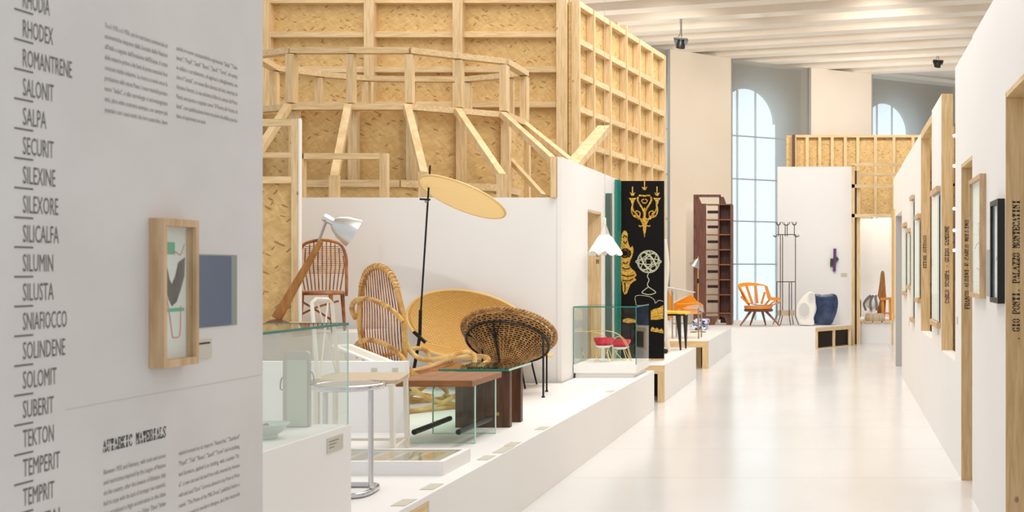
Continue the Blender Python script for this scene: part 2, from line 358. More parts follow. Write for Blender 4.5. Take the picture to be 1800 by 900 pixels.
# stencil slab capitals, 7 columns x 9 rows
G = {
'A': '...#...|..##...|..###..|.#.##..|.#.###.|.......|#...##.|#...###|##..###', 'B': '######.|##...##|##...##|##...##|.......|##...##|##...##|##...##|######.',
'C': '..###.#|##..###|##...##|##.....|.......|##.....|##....#|##...##|..####.', 'D': '#####..|##..##.|##...##|##...##|.......|##...##|##...##|##..##.|#####..',
'E': '#######|##...##|##....#|##..#..|#####..|##..#..|##....#|##...##|#######', 'F': '#######|##...##|##....#|##..#..|#####..|##..#..|##.....|##.....|####...',
'G': '..###.#|##..###|##....#|##.....|.......|##..###|##...##|##...##|..####.', 'I': '.#####.|..###..|..###..|..###..|.......|..###..|..###..|..###..|.#####.',
'K': '###.###|##..##.|##.##..|####...|.......|####...|##.##..|##..##.|###.###', 'L': '####...|##.....|##.....|##.....|.......|##.....|##....#|##...##|#######',
'M': '##...##|###.###|#####.#|#.###.#|#.#.#.#|#.#..##|#....##|#....##|##..###', 'N': '##..###|###..#.|####.#.|#.####.|#..###.|#...##.|#....#.|#....#.|###..#.',
'O': '..###..|##...##|##...##|##...##|.......|##...##|##...##|##...##|..###..', 'P': '######.|##...##|##...##|##...##|##.###.|##.....|##.....|##.....|####...',
'R': '######.|##...##|##...##|##...##|##.##..|##..##.|##...##|##...##|####.##', 'S': '..###.#|##...##|##....#|.###...|..###..|....##.|#....##|##...##|#.###..',
'T': '#######|#.###.#|#.###.#|..###..|.......|..###..|..###..|..###..|.#####.', 'U': '###.###|##...#.|##...#.|##...#.|.......|##...#.|##...#.|##...#.|..###..',
'Z': '#######|#...###|...###.|...##..|.......|..##...|.###..#|###...#|#######', '.': '.......|.......|.......|.......|.......|.......|.......|..##...|..##...',
'-': '.......|.......|.......|.......|.#####.|.......|.......|.......|.......'}
def stencil(name, txt, m, parent, origin, xdir, ydir, length, height):
    X = Vector(xdir); Y = Vector(ydir); O = Vector(origin); nrm = X.cross(Y).normalized()
    adv = length / (len(txt) * 8.3 - 1.3); ch = height / 9; b_ = MB()
    for i, c in enumerate(txt):
        if c == ' ': continue
        for r_, row in enumerate(G[c].split('|')):
            k = 0
            while k < 7:
                if row[k] == '#':
                    j = k
                    while j < 7 and row[j] == '#': j += 1
                    x0 = (i * 8.3 + k) * adv; x1 = (i * 8.3 + j) * adv; y1 = (9 - r_) * ch; y0 = y1 - ch
                    q = [O + X * a + Y * bb + nrm * .0008 for a, bb in ((x0, y0), (x1, y0), (x1, y1), (x0, y1))]
                    b_.add(q, [(0, 1, 2, 3)]); k = j
                else: k += 1
    return b_.build(name, m, parent)
# ================================================================ STRUCTURE
fl = MB().box(-11, 5, -2, 34, -.1, -.012).build('floor', 'floor_white'); tag(fl, kind='structure', label='white painted gallery floor')
for xa, xb in ((-11, -1.952), (-1.95, .898), (.9, 5)):
    for k in range(30): MB().box(xa, xb, -1.98 + 1.2 * k, -1.98 + 1.2 * (k + 1) - .003, -.012, 0).build('floor_panel', 'floor_white', fl)
# ---- ceiling with radiating beams
ceil = MB().box(-11, 5, 4, 34, 6.36, 6.46).build('ceiling', 'ceiling_white'); tag(ceil, kind='structure', label='cream ceiling with long parallel beams')
for k in range(16):
    D0 = 14.1 + k * 1.0
    beam('beam', 'ceiling_white', ceil, (-11, D0 + .28 * 7.6, 6.28), (5, D0 - .28 * 8.4, 6.28), .36, .16)
# ---- curved back wall: columns, windows with blinds
BW = [(-11.0, 17.2), (-7.2, 21.3), (-4.95, 23.6), (-3.70, 24.9), (-2.47, 26.0), (-.67, 27.2), (.80, 28.1), (3.2, 29.6), (5.0, 30.6)]
wb = struct('wall_back', 'curved cream rear wall of wide piers', None, (-1, 26, 0))
def seg(a, b, z0, z1, th, m_, name, parent, off=0.0):
    a = Vector((a[0], a[1], 0)); b = Vector((b[0], b[1], 0)); d = (b - a).normalized(); n_ = Vector((-d.y, d.x, 0))
    a = a + n_ * off; b = b + n_ * off
    o = MB().prism([a + Vector((0, 0, z0)), b + Vector((0, 0, z0)), b + n_ * th + Vector((0, 0, z0)), a + n_ * th + Vector((0, 0, z0))], (0, 0, z1 - z0)).build(name, m_, parent)
    return o
def lerp2(a, b, t): return (a[0] + (b[0] - a[0]) * t, a[1] + (b[1] - a[1]) * t)
seg(BW[0], BW[1], 0, 6.2, .5, 'wall_cream', 'pier', wb)
seg(BW[3], BW[4], 0, 6.2, .5, 'wall_cream', 'pier', wb)
seg(BW[5], BW[6], 0, 6.2, .5, 'wall_cream', 'pier', wb)
seg(BW[7], BW[8], 0, 6.2, .5, 'wall_cream', 'pier', wb)
def window(i, a, b, cx, hw, spring, label):
    w_ = struct('window_%d' % i, label, None, (a[0], a[1], 0))
    A = Vector((a[0], a[1], 0)); B = Vector((b[0], b[1], 0)); L_ = (B - A).length; d = (B - A).normalized(); n_ = Vector((-d.y, d.x, 0))
    def q(u, v, o): return A + d * u + Vector((0, 0, v)) + n_ * o
    # recessed outer wall with an arched opening
    oo = .5
    pts = [(cx + hw * math.cos(t), spring + hw * 1.08 * math.sin(t)) for t in [math.pi * k / 20 for k in range(21)]]
    ow = MB()
    top = 6.2
    left = [(-.3, top)] + [(-.3, 0)]
    for k in range(20):
        (u0, v0), (u1, v1) = pts[k], pts[k + 1]
        ow.add([q(u0, v0, oo), q(u1, v1, oo), q(u1, top, oo), q(u0, top, oo)], [(0, 1, 2, 3)])
        ow.add([q(u0, v0, oo), q(u1, v1, oo), q(u1, v1, oo + .12), q(u0, v0, oo + .12)], [(0, 1, 2, 3)])
    for u0, u1 in ((-.3, cx - hw), (cx + hw, L_ + .3)):
        if u1 > u0: ow.add([q(u0, 0, oo), q(u1, 0, oo), q(u1, top, oo), q(u0, top, oo)], [(0, 1, 2, 3)])
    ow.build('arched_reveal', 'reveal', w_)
    # daylight pane and bars
    MB().add([q(cx - hw - .1, 0, oo + .14), q(cx + hw + .1, 0, oo + .14), q(cx + hw + .1, spring + hw * 1.15, oo + .14), q(cx - hw - .1, spring + hw * 1.15, oo + .14)], [(0, 1, 2, 3)]).build('pane', 'daylight', w_)
    for t in (-.33, .33):
        MB().beam(q(cx + hw * t, 0, oo + .08), q(cx + hw * t, spring + hw * 1.0, oo + .08), .05, .05).build('mullion', 'frame_metal', w_)
    MB().add([q(0, 0, .06), q(L_, 0, .06), q(L_, top, .06), q(0, top, .06)], [(0, 1, 2, 3)]).build('roller_blind', 'blind', w_)
    for z in (4.45, 3.46, 2.49, 1.50):
        MB().beam(q(0, z, .04), q(L_, z, .04), .015, .03).build('blind_batten', 'blind_batten', w_)
    for u in (.02, L_ - .02):
        MB().beam(q(u, 0, .02), q(u, top, .02), .05, .05).build('side_channel', 'frame_metal', w_)
    return w_
window(1, BW[2], BW[3], 1.25, .70, 4.5, 'narrow strip of blinded window beside the timber grid wall')
window(2, BW[4], BW[5], .72, .74, 4.85, 'tall arched window behind a pale roller blind at centre')
window(3, BW[6], BW[7], .78, .70, 4.85, 'arched window behind a grey blind above the far timber wall')
seg(BW[1], BW[2], 0, 6.2, .5, 'wall_cream', 'pier', wb)

# ---- left foreground text wall
XL = -1.8
wl = MB().box(XL - .14, XL, .6, 3.553, 0, 3.4).build('wall_left', 'white_panel'); tag(wl, kind='structure', label='pale grey text wall in the left foreground')
def lw(px, py):      # point on the text wall seen at pixel
    D = -XL * FPX / (1475 - px); return Vector((XL, D, EYE - (py - 472) * D / FPX))
words = ['RHODIA', 'RHODEX', 'ROMANTRENE', 'SALONIT', 'SALPA', 'SECURIT', 'SILEXINE', 'SILEXORE', 'SILICALFA', 'SILUMIN', 'SILUSTA', 'SNIAFIOCCO', 'SOLINDENE', 'SOLOMIT', 'SUBERIT', 'TEKTON', 'TEMPERIT', 'TEMPRIT', 'TERITAL']
w_end = [87, 93, 126, 94, 81, 94, 97, 102, 103, 93, 94, 117, 114, 99, 94, 94, 105, 95, 110]
for i, wd in enumerate(words):
    zt = lw(41, 10 + i * 52.6)
    a = Vector((XL, -XL * FPX / (1475 - 40), 0)); a.z = EYE - ((13 + i * 51.6) - 472) * a.y / FPX
    yend = -XL * FPX / (1475 - w_end[i])
    text_mesh('lettering', wd, 'ink', wl, (XL, a.y, a.z), (0, 1, 0), (0, 0, 1), .039, width=yend - a.y)
    y0 = -XL * FPX / (1475 - 25); y1 = -XL * FPX / (1475 - 58)
    z0 = EYE - ((15 + i * 52.4) - 472) * y0 / FPX
    MB().box(XL - .001, XL + .0008, y0, y1, z0 - .002, z0 + .002).build('rule', 'ink', wl)
def para(lines, x0, x1, ytop, ybot, mt='ink_light'):
    n = len(lines); ya = -XL * FPX / (1475 - x0); yb = -XL * FPX / (1475 - x1)
    zt = EYE - (ytop - 472) * ya / FPX; zb = EYE - (ybot - 472) * ya / FPX
    full = max(len(l) for l in lines)
    for i, l in enumerate(lines):
        z = zt + (zb - zt) * i / (n - 1)
        wd = (yb - ya) * (1 if len(l) > full * .75 else len(l) / full)
        text_mesh('text_line', l, mt, wl, (XL, ya, z - .009), (0, 1, 0), (0, 0, 1), .0125, width=wd)
para(['Tra il 1935 e il 1936, con le restrizioni commerciali ed', 'economiche imposte dalla Società delle Nazioni', "all'Italia a seguito dell'invasione dell'Etiopia, il costo", 'delle materie prime e dei beni di prima necessità fece',
      'crescere molte industrie. La ricerca si avviò verso la', 'produzione nello stesso Paese. I nuovi materiali portano', 'nomi "italici", e alle tecnologie si accompagnano', 'miti, altre volte costrette esempio, con sempre più', 'popolari con i suoi molti che loro autarchici, dove'], 184, 294, 42, 190)
para(['anche in nuove caratteristiche espressioni "Salpa" "Tubo', 'lamet", "Popaf", "Savaf", "Basso", "Sanvil", "Termi", ed esempi', 'in edilizia o arredamento, ed applicati a abbigliamento, ma', 'oltre il "Lanital", con nuova fibra derivata dal latte, inventata da', 'Antonio Ferretti. La sua etichetta di fibra fu cantata dal Primo',
      'Poeta aeropoeta e sognato come "Il Poema del Vestito di', 'latte", con pubblicazione brani tra poeti ed edilizia poetica', 'lanno, ed esperimento ma nuova.'], 310, 417, 82, 201)
stencil('heading', 'AUTARKIC MATERIALS', 'ink_dark', wl, lw(181, 796), (0, 1, 0), (0, 0, 1), (-XL * FPX) * (1 / (1475 - 291) - 1 / (1475 - 181)), .030)
para(['Between 1935 and February, with trade and service', 'and restrictions imposed by the League of Nations', 'on the country, after the invasion of Ethiopia, Italy', 'had to cope with the lack of strategic raw materials,', 'this produced a high acceleration in the ideas', 'for alternatives and great use. Other "Duce" Italian'], 182, 291, 828, 920)
para(['raised around to its imports "Autarchia", "Sanitized"', '"Popaf", "Tubi" "Basso", "Sanvil" "Termi" and in building,', 'and furniture, applied it to clothing, with a number "Dr.', 'al", a new cast and derived from milk, invented by Antonio', 'with and used "Duce" Cermosa allowed to buy Poem to Prince',
      'casein. "The Poem of the Milk Dress", published before a', 'def. it is used in modern designs, and the materials', 'all around.'], 314, 421, 795, 924)
# seam, recessed screen and caption card of the text wall
MB().beam(lw(115, 720) + Vector((.0003, 0, 0)), lw(461, 658) + Vector((.0003, 0, 0)), .0008, .0016).build('panel_seam', 'card', wl)
MB().box(XL - .005, XL + .001, 3.185, 3.40, 1.232, 1.440).build('recess_lining', 'lining_grey', wl)
MB().box(XL - .004, XL + .003, 3.15, 3.365, 1.235, 1.436).build('screen', 'screen_grey', wl)
MB().box(XL, XL + .003, 3.145, 3.26, 1.145, 1.20).build('caption_card', 'card', wl)
MB().box(XL + .003, XL + .0035, 3.155, 3.25, 1.186, 1.191).build('caption_text', 'ink_dark', wl)
fr = thing('picture_frame', 'pale wooden box frame with grey and coral drawing, on the text wall', 'picture', (XL, 2.98, 1.2))
y0, y1 = 2.948, 3.158; z0, z1 = 1.112, 1.548; dx = .04   # faces -> x = XL..XL+dx
y0 = 2.966; y1 = 3.129; z0 = 1.139; z1 = 1.532
f_ = .014
for (a, b, c, d_) in ((y0, y0 + f_, z0, z1), (y1 - f_, y1, z0, z1), (y0 + f_, y1 - f_, z0, z0 + f_ * 1.4), (y0 + f_, y1 - f_, z1 - f_ * 1.4, z1)):
    MB().box(XL, XL + dx, a, b, c, d_).build('frame_side', 'oak_frame', fr)
MB().box(XL, XL + .012, y0 + f_, y1 - f_, z0 + f_, z1 - f_).build('drawing_sheet', 'paper', fr)
MB().box(XL + .028, XL + .030, y0 + f_, y1 - f_, z0 + f_, z1 - f_).build('glass_pane', 'glass', fr)
def fd(u, v): return Vector((XL + .0128, y0 + f_ + u * (y1 - y0 - 2 * f_), z0 + f_ + v * (z1 - z0 - 2 * f_)))
MB().prism([fd(.36, .78), fd(.6, .78), fd(.6, .87), fd(.36, .87)], (.0004, 0, 0)).build('green_patch', 'green_wash', fr)
MB().prism([fd(.15, .36), fd(.92, .36), fd(.92, .385), fd(.15, .385)], (.0004, 0, 0)).build('green_writing', 'green_wash', fr)
MB().prism([fd(*p) for p in ((.28, .66), (.33, .70), (.42, .6), (.5, .56), (.62, .62), (.72, .72), (.95, .76), (.93, .62), (.8, .52), (.66, .43), (.5, .40), (.4, .45), (.3, .54))], (.0004, 0, 0)).build('grey_seat_drawing', 'charcoal', fr)
for pts in (((.1, .86), (.25, .78), (.45, .8), (.62, .80), (.8, .78), (.93, .86)), ((.3, .55), (.36, .42), (.45, .3), (.52, .18), (.6, .17), (.78, .19), (.8, .4)), ((.02, .6), (.1, .56), (.2, .58)), ((.05, .75), (.12, .68), (.2, .7))):
    tube('coral_line', 'coral', fr, spline([fd(*p) for p in pts], 4), .0014, 4)

# ---- right wall with openings
XR = .81; TH = .085; HT = 2.78
wr = struct('wall_right', 'white partition wall of openings along the right side', None, (XR, 10, 0))
def wseg(d0, d1, z0, z1): return MB().box(XR, XR + TH, d0, d1, z0, z1).build('wall_panel', 'white', wr)
wseg(2.2, 4.9, 0, 2.82); wseg(4.9, 5.53, 2.254, 2.82)
wseg(5.53, 6.92, 0, 2.81); wseg(6.92, 7.535, 2.088, 2.80); wseg(7.535, 7.94, 0, 2.80)
wseg(7.94, 9.0, 0, .735); wseg(9.0, 9.94, 0, 2.78); wseg(9.94, 11.25, 0, .765)
wseg(11.25, 14.7, 0, 2.74); wseg(14.7, 16.3, 2.15, 2.73); wseg(16.3, 16.95, 0, 2.73)
def jamb(d, z0, z1, m_='pine_z', label=None):
    return tag(MB().box(XR - .002, XR + TH + .003, d - .04, d - .021, z0, z1).build('timber_jamb', m_, wr), label)
j1 = jamb(5.55, 0, 2.254); j2 = jamb(7.555, 0, 2.088); j3 = jamb(9.02, .735, HT); j4 = jamb(11.27, .765, HT - .04)
MB().box(XR - .001, XR + TH + .003, 4.905, 5.505, 2.228, 2.2535).build('timber_lintel', 'pine_y', wr)
MB().box(XR - .001, XR + TH + .003, 6.925, 7.51, 2.064, 2.0875).build('timber_lintel', 'pine_y', wr)
MB().box(XR, XR + TH, 9.94, 11.25, HT - .10, HT - .03).build('timber_lintel', 'pine_y', wr)
MB().box(XR - .001, XR + TH + .003, 7.94, 9.0, .735, .755).build('sill', 'white', wr)
MB().box(XR - .001, XR + TH + .003, 9.94, 11.25, .765, .785).build('sill', 'white', wr)
MB().box(XR, XR + TH, 16.28, 16.3, 0, 2.15).build('shade_lining', 'shade_plate_grey', wr)  # doorway's grey shade put into the lining color
MB().box(XR + TH, XR + .6, 16.3, 16.4, 0, 2.5).build('shade_lining', 'shade_plate_grey', wr)  # grey sheet continuing the painted shade of the doorway
UP = (0, 0, 1)
def vtext(par, txt, xpx, y_bot, y_top, d, wpx):
    dd = d - .042; h_ = wpx * dd / FPX
    o_ = Vector(((xpx - 1475) * dd / FPX + h_ / 2, dd, EYE - (y_bot - 472) * dd / FPX))
    stencil('lettering', txt, 'ink_dark', par, o_, UP, (-1, 0, 0), (y_bot - y_top) * dd / FPX, h_)
vtext(j1, '. GIO PONTI. PALAZZO MONTECATINI', 1786, 598, 352, 5.55, 13)
vtext(j2, 'FRANCO ALBINI E CARLO MOLLINO .', 1700, 543, 376, 7.555, 9)
vtext(j3, 'CARLO SCARPA - GUIDO GAMBONE', 1664.5, 533, 398, 9.02, 7.5)
vtext(j4, 'ETTORE SOTTSASS', 1625.5, 471, 414, 11.27, 6)
# things on the right wall
def clip_frame(x0, x1, yt, yb, label, wood='oak_frame'):
    D0, D1 = [.79 * FPX / (x - 1475) for x in (x1, x0)]
    zt = EYE - (yt - 472) * D0 / FPX; zb = EYE - (yb - 472) * D0 / FPX
    t = thing('glazed_drawing', label, 'picture', (XR, (D0 + D1) / 2, zb), 'glazed drawings held in wooden clips on the right wall')
    MB().box(.795, .799, D0 + .01, D1, zb + .05, zt - .05).build('sheet', 'paper', t)
    gp = MB().box(.787, .791, D0, D1, zb, zt).build('glass_pane', 'glass_wall', t)
    MB().box(.788, .7905, D0 - .006, D0, zb, zt).build('glass_edge', 'teal', gp)
    for z in (zt - .03, zb):
        MB().box(.776, .808, D0 - .01, D1, z, z + .045).build('wooden_clip', wood, t)
    return t
clip_frame(1637, 1649, 330, 577, 'tall glazed drawing in wooden clips between the two tall openings')
clip_frame(1609, 1615.5, 378, 533, 'glazed drawing in wooden clips nearest the far timber jamb')
clip_frame(1600.5, 1604.5, 345, 567, 'very tall narrow glazed drawing with a brown lower part')
clip_frame(1594.5, 1598.5, 403, 509, 'shortest glazed drawing in the far wall row')
clip_frame(1586, 1591.5, 393, 520, 'farthest glazed drawing beside the shaded doorway')
def box_frame(D0, D1, z0, z1, m_, label, dep=.035):
    t = thing('picture_frame', label, 'picture', (XR, (D0 + D1) / 2, z0)); x0 = XR - dep; fw = .025
    for a, b, c, d_ in ((D0, D0 + fw, z0, z1), (D1 - fw, D1, z0, z1), (D0 + fw, D1 - fw, z0, z0 + fw), (D0 + fw, D1 - fw, z1 - fw, z1)):
        MB().box(x0, XR, a, b, c, d_).build('frame_side', m_, t)
    MB().box(XR - .014, XR - .002, D0 + fw, D1 - fw, z0 + fw, z1 - fw).build('sheet', 'paper', t)
    for (u, v, u2, v2) in ((.3, .1, .35, .6), (.3, .6, .45, .62), (.35, .2, .6, .22), (.4, .45, .75, .4)):
        pa = Vector((XR - .0145, D0 + fw + u * (D1 - D0 - 2 * fw), z0 + fw + v * (z1 - z0 - 2 * fw))); pb = Vector((XR - .0145, D0 + fw + u2 * (D1 - D0 - 2 * fw), z0 + fw + v2 * (z1 - z0 - 2 * fw)))
        tube('drawn_line', 'ink', t, [pa, (pa + pb) / 2 + Vector((0, .01, .01)), pb], .0012, 4)
    MB().box(x0 + .006, x0 + .009, D0 + fw, D1 - fw, z0 + fw, z1 - fw).build('glass_pane', 'glass_wall', t)
    return t
box_frame(6.27, 6.80, 1.234, 1.924, 'oak_frame', 'tall pale wooden picture frame beside the timber doorway')
box_frame(5.56, 5.85, 1.228, 1.742, 'black', 'black picture frame next to the nearest timber jamb')
tag(MB().box(XR - .012, XR, 5.98, 6.16, 1.25, 1.50).build('grey_plate', 'shade_plate_grey'), 'thin grey plate between the wooden and the black frame', 'label')  # plain grey plate, thin against the wall
for (D, z) in ((7.75, 1.02), (9.25, .86), (12.2, .78), (13.1, .74)):
    tag(MB().box(XR - .004, XR, D, D + .07, z, z + .05).build('caption_card', 'card'), {7.75: 'small caption card low on the wall before the open doorway', 9.25: 'small caption card under the tall glazed drawing', 12.2: 'small caption card under the glazed drawing row, nearer one', 13.1: 'small caption card under the glazed drawing row, farther one'}[D], 'label', 'small caption cards on the right wall')
# timber-board wall behind the openings and its lamps
wq = struct('wall_behind', 'strand board lining seen through the right openings', None, (1.3, 8, 0))
MB().box(1.30, 1.34, 3.0, 13.2, 0, 2.9).build('strand_board', 'osb_side', wq)
for D in (5.2, 6.4, 7.6, 8.8, 10.0, 11.2, 12.4): MB().box(1.22, 1.30, D, D + .05, 0, 2.9).build('stud', 'pine_z', wq)
MB().box(XR + TH, 1.22, 12.0, 12.06, 0, 2.9).build('strand_board', 'osb', wq)
MB().box(.9, 1.28, 8.0, 8.9, .60, .70).build('shelf', 'white', wq)
lt = thing('lamp_strip', 'vertical strip of small round lamps inside the tall opening', 'lamp', (.95, 9.4, 1.5))
MB().box(.955, .975, 9.40, 9.42, 1.3, 2.6).build('rail', 'black_metal', lt)
for yy in (239, 292, 325, 367, 405, 440):
    z = EYE - (yy - 472) * 9.4 / FPX
    MB().ball((.95, 9.385, z), .013, n=10).build('bulb', 'bulb' if yy != 325 else 'black_metal', lt, smooth=True)
mv = thing('wooden_block', 'dark object on the ledge inside the tall opening', 'ornament', (.93, 8.6, .755))
MB().box(.90, .97, 8.3, 8.75, .757, .80).build('foot', 'black', mv); MB().ball((.935, 8.5, .86), .06, .6, 1.4, 1, 12).build('body', 'mahogany', mv, smooth=True)
# rounded board leaning at the wall's far end
bd = thing('mirror_board', 'tall narrow round-ended board at the far end of the right wall', 'board', (XR - .01, 16.7, .66))
pts = [Vector((XR - .028, 16.68 + .22 * math.cos(t), .76 + .12 * math.sin(t))) for t in [math.pi + math.pi * k / 8 for k in range(9)]]
MB().prism(pts + [Vector((XR - .028, 16.90, 2.26)), Vector((XR - .028, 16.46, 2.26))], (.028, 0, 0)).build('board', 'cane_rim', bd)
MB().box(XR - .032, XR - .028, 16.46, 16.50, .76, 2.26).build('dark_edge', 'walnut', bd)

# ================================================================ PLATFORMS
PT = .39
def platform(label, x0, x1, d0, d1, gaps=()):
    t = thing('platform', label, 'platform', ((x0 + x1) / 2, d0, 0))
    return t
p1 = platform('long low white platform carrying the rattan chairs', -7.4, -1.83, 3, 10.1)
MB().box(-7.4, -1.83, 2.6, 10.02, PT - .025, PT).build('top', 'white', p1)
MB().box(-2.44, -1.83, 10.02, 11.26, PT - .025, PT).build('top', 'white', p1)
MB().box(-1.85, -1.83, 5.08, 11.26, 0, PT - .025).build('front_panel', 'white', p1)
MB().box(-2.44, -1.85, 11.24, 11.26, 0, PT - .025).build('end_panel', 'white', p1)
MB().box(-1.87, -1.835, 2.6, 5.08, PT - .075, PT - .025).build('rail', 'pine_y', p1)
for D in (3.6, 4.2, 4.8, 5.05): MB().box(-1.87, -1.835, D - .03, D + .02, 0, PT - .075).build('post', 'pine_z', p1)
MB().box(-1.87, -1.835, 2.6, 5.08, 0, .04).build('rail', 'pine_y', p1)
MB().box(-2.5, -2.48, 2.6, 5.0, 0, PT - .03).build('back_panel', 'cavity_shade', p1)  # dark sheet painted as shade inside the open frame
p2 = platform('second white platform carrying the black and gold screen', -2.6, -1.83, 11.9, 14.56)
MB().box(-3.2, -1.83, 11.9, 14.56, PT - .02, PT).build('top', 'white', p2)
MB().box(-1.85, -1.83, 11.93, 14.56, 0, PT - .02).build('front_panel', 'white', p2)
MB().box(-3.2, -1.85, 14.54, 14.56, 0, PT - .02).build('end_panel', 'white', p2)
MB().box(-3.2, -1.83, 11.88, 11.93, PT - .09, PT - .005).build('rail', 'pine_x', p2)
MB().box(-1.895, -1.83, 11.88, 11.93, 0, PT - .09).build('post', 'pine_z', p2); MB().box(-2.4, -2.34, 11.88, 11.93, 0, PT - .09).build('post', 'pine_z', p2)
MB().box(-3.2, -1.86, 12.5, 12.52, 0, PT - .03).build('back_panel', 'cavity_shade', p2)  # shade of the open end, painted as a dark sheet
p3 = platform('third white platform with open timber end under the orange chair', -4, -1.83, 15.9, 19.3)
MB().box(-4.5, -1.83, 15.9, 19.3, PT - .02, PT).build('top', 'white', p3)
MB().box(-1.85, -1.83, 15.95, 19.3, 0, PT - .02).build('front_panel', 'white', p3)
MB().box(-4.5, -1.83, 15.88, 15.95, PT - .09, PT - .005).build('rail', 'pine_x', p3)
MB().box(-1.91, -1.83, 15.88, 15.95, 0, PT - .09).build('post', 'pine_z', p3); MB().box(-2.04, -1.97, 16.25, 16.3, 0, PT - .09).build('post', 'pine_z', p3)
MB().box(-4.5, -1.86, 16.5, 16.52, 0, PT - .03).build('back_panel', 'cavity_shade', p3)  # dark sheet standing for shade behind the timber end
p4 = platform('far white platform with timber cubbies under the blue vase', -1.8, .24, 19.3, 22)
MB().prism([Vector(v) for v in ((-4.5, 19.3, PT - .02), (-1.83, 19.3, PT - .02), (-.41, 19.68, PT - .02), (.215, 20.6, PT - .02), (.215, 22.2, PT - .02), (-4.5, 22.2, PT - .02))], (0, 0, .02)).build('top', 'white', p4)
MB().prism([Vector(v) for v in ((-1.83, 19.3, 0), (-.41, 19.68, 0), (-.41, 19.70, 0), (-1.83, 19.32, 0))], (0, 0, PT - .02)).build('front_panel', 'white', p4)
A = Vector((-.41, 19.68, 0)); B = Vector((.21, 20.58, 0)); dv = (B - A).normalized()
MB().beam(A + Vector((0, 0, PT - .05)), B + Vector((0, 0, PT - .05)), .04, .065).build('rail', 'pine_x', p4)
MB().beam(A + Vector((0, 0, .008)), B + Vector((0, 0, .008)), .04, .016).build('rail', 'pine_x', p4)
for t in (.03, .51, .97): MB().beam(A.lerp(B, t), A.lerp(B, t) + Vector((0, 0, PT - .08)), .05, .035).build('post', 'pine_z', p4)
MB().prism([A + Vector((0, .5, 0)), B + Vector((-.05, .4, 0)), B + Vector((-.05, .42, 0)), A + Vector((0, .52, 0))], (0, 0, PT - .03)).build('back_panel', 'cavity_shade', p4)  # cubby shade painted as a dark sheet

# ================================================================ DISPLAY WALLS
dw = thing('backdrop_wall', 'low white backdrop wall behind the rattan seats', 'wall', (-4, 10.1, 0))
MB().box(-7.4, -2.50, 10.1, 10.14, 0, 2.03).build('board', 'white', dw)
dw2 = thing('side_wall', 'tall white side wall with narrow timber doorway', 'wall', (-2.46, 11, 0))
def sw(d0, d1, z0, z1): MB().box(-2.50, -2.46, d0, d1, z0, z1).build('board', 'white', dw2)
sw(10.09, 11.13, 0, 2.39); sw(11.13, 11.77, 1.98, 2.39); sw(11.77, 12.8, 0, 2.39)
MB().box(-2.55, -2.505, 10.05, 10.13, 2.03, 2.39).build('end_post', 'pine_z', dw2)
MB().box(-2.60, -2.459, 11.745, 11.765, PT, 1.974).build('jamb', 'pine_z', dw2)
MB().box(-2.54, -2.459, 11.135, 11.74, 1.955, 1.979).build('lintel', 'pine_y', dw2)
stencil('lettering', 'BE ARGIAN', 'ink_dark', dw2, P(1053, 463, 11.742), UP, (-1, 0, 0), .2, .03)
MB().box(-3.2, -2.62, 11.76, 11.79, 0, 2.0).build('board_behind', 'oak', dw2)
# far white panel and timber frame
fw = thing('far_panel_wall', 'far white panel wall behind the blue vase', 'wall', (-.5, 21.0, 0))
MB().box(-1.14, .24, 21.05, 21.10, 0, EYE + 179 * 21.05 / FPX).build('board', 'white', fw)
tp = thing('timber_door_frame', 'pale timber frame of posts and rails around the far doorway', 'frame', (.6, 20.8, 0))
D = 20.9
def fb(x0, x1, y0, y1, m_, name, D=D, th=.05):
    a = P(x0, y1, D); b = P(x1, y0, D); return MB().box(a.x, b.x, D, D + th, max(a.z, 0), b.z).build(name, m_, tp)
fb(1497, 1502.5, 291, 609.5, 'pine_z', 'post', 20.9); fb(1502.5, 1507, 300, 607, 'walnut', 'gap_shade', 21.1, .02); fb(1506, 1512, 300, 606, 'pine_z', 'post', 21.0)  # dark strip painted for the shade in the gap between posts
fb(1497, 1596, 286, 292, 'pine_x', 'rail'); fb(1497, 1572, 324, 330, 'pine_x', 'rail'); fb(1497, 1568, 376, 382, 'pine_x', 'rail'); fb(1507, 1590, 303, 309, 'pine_x', 'rail', 21.6)
fb(1567, 1571, 376, 606, 'pine_z', 'post')
# far timber wall with studs
fs = thing('far_timber_wall', 'long strand board wall with pale studs above the far doorway', 'partition', (0, 22.5, 0))
z4 = EYE + 235 * 22.5 / FPX
x_l = (1396 - 1475) * 22.2 / FPX
MB().box(-1.05, .32, 22.60, 22.62, 2.2, z4).build('strand_board', 'osb', fs)
MB().box(.32, 2.4, 22.60, 22.62, 2.45, z4).build('strand_board', 'osb', fs)
MB().box(-.9, 2.0, 22.50, 22.60, z4 - .05, z4).build('top_rail', 'pine_x', fs)
for x in (1397, 1419, 1441, 1463, 1486, 1508, 1539, 1571.5, 1605):
    a = (x - 1475) * 22.5 / FPX; MB().box(a - .03, a + .03, 22.50, 22.60, 2.2 if x < 1500 else 2.42, z4 - .05).build('stud', 'pine_z', fs)
MB().box(-.93, -.87, 22.48, 22.62, 2.2, z4).build('end_post', 'walnut', fs)
# far niche room
nr = thing('niche_wall', 'white inner wall of the far lit niche', 'wall', (.8, 24, 0))
MB().box(.2, 2.2, 24.0, 24.05, 0, 2.45).build('board', 'white', nr)
np_ = thing('platform', 'low white platform with timber slat edge in the far niche', 'platform', (.7, 20.9, 0))
MB().box(.30, 1.6, 21.3, 23.9, 0, .39).build('body', 'white', np_)
for i in range(4): MB().box(.30 + i * .17, .45 + i * .17, 21.25, 22.0 + (i % 2) * .3, .39, .415).build('slat', 'pine_x', np_)

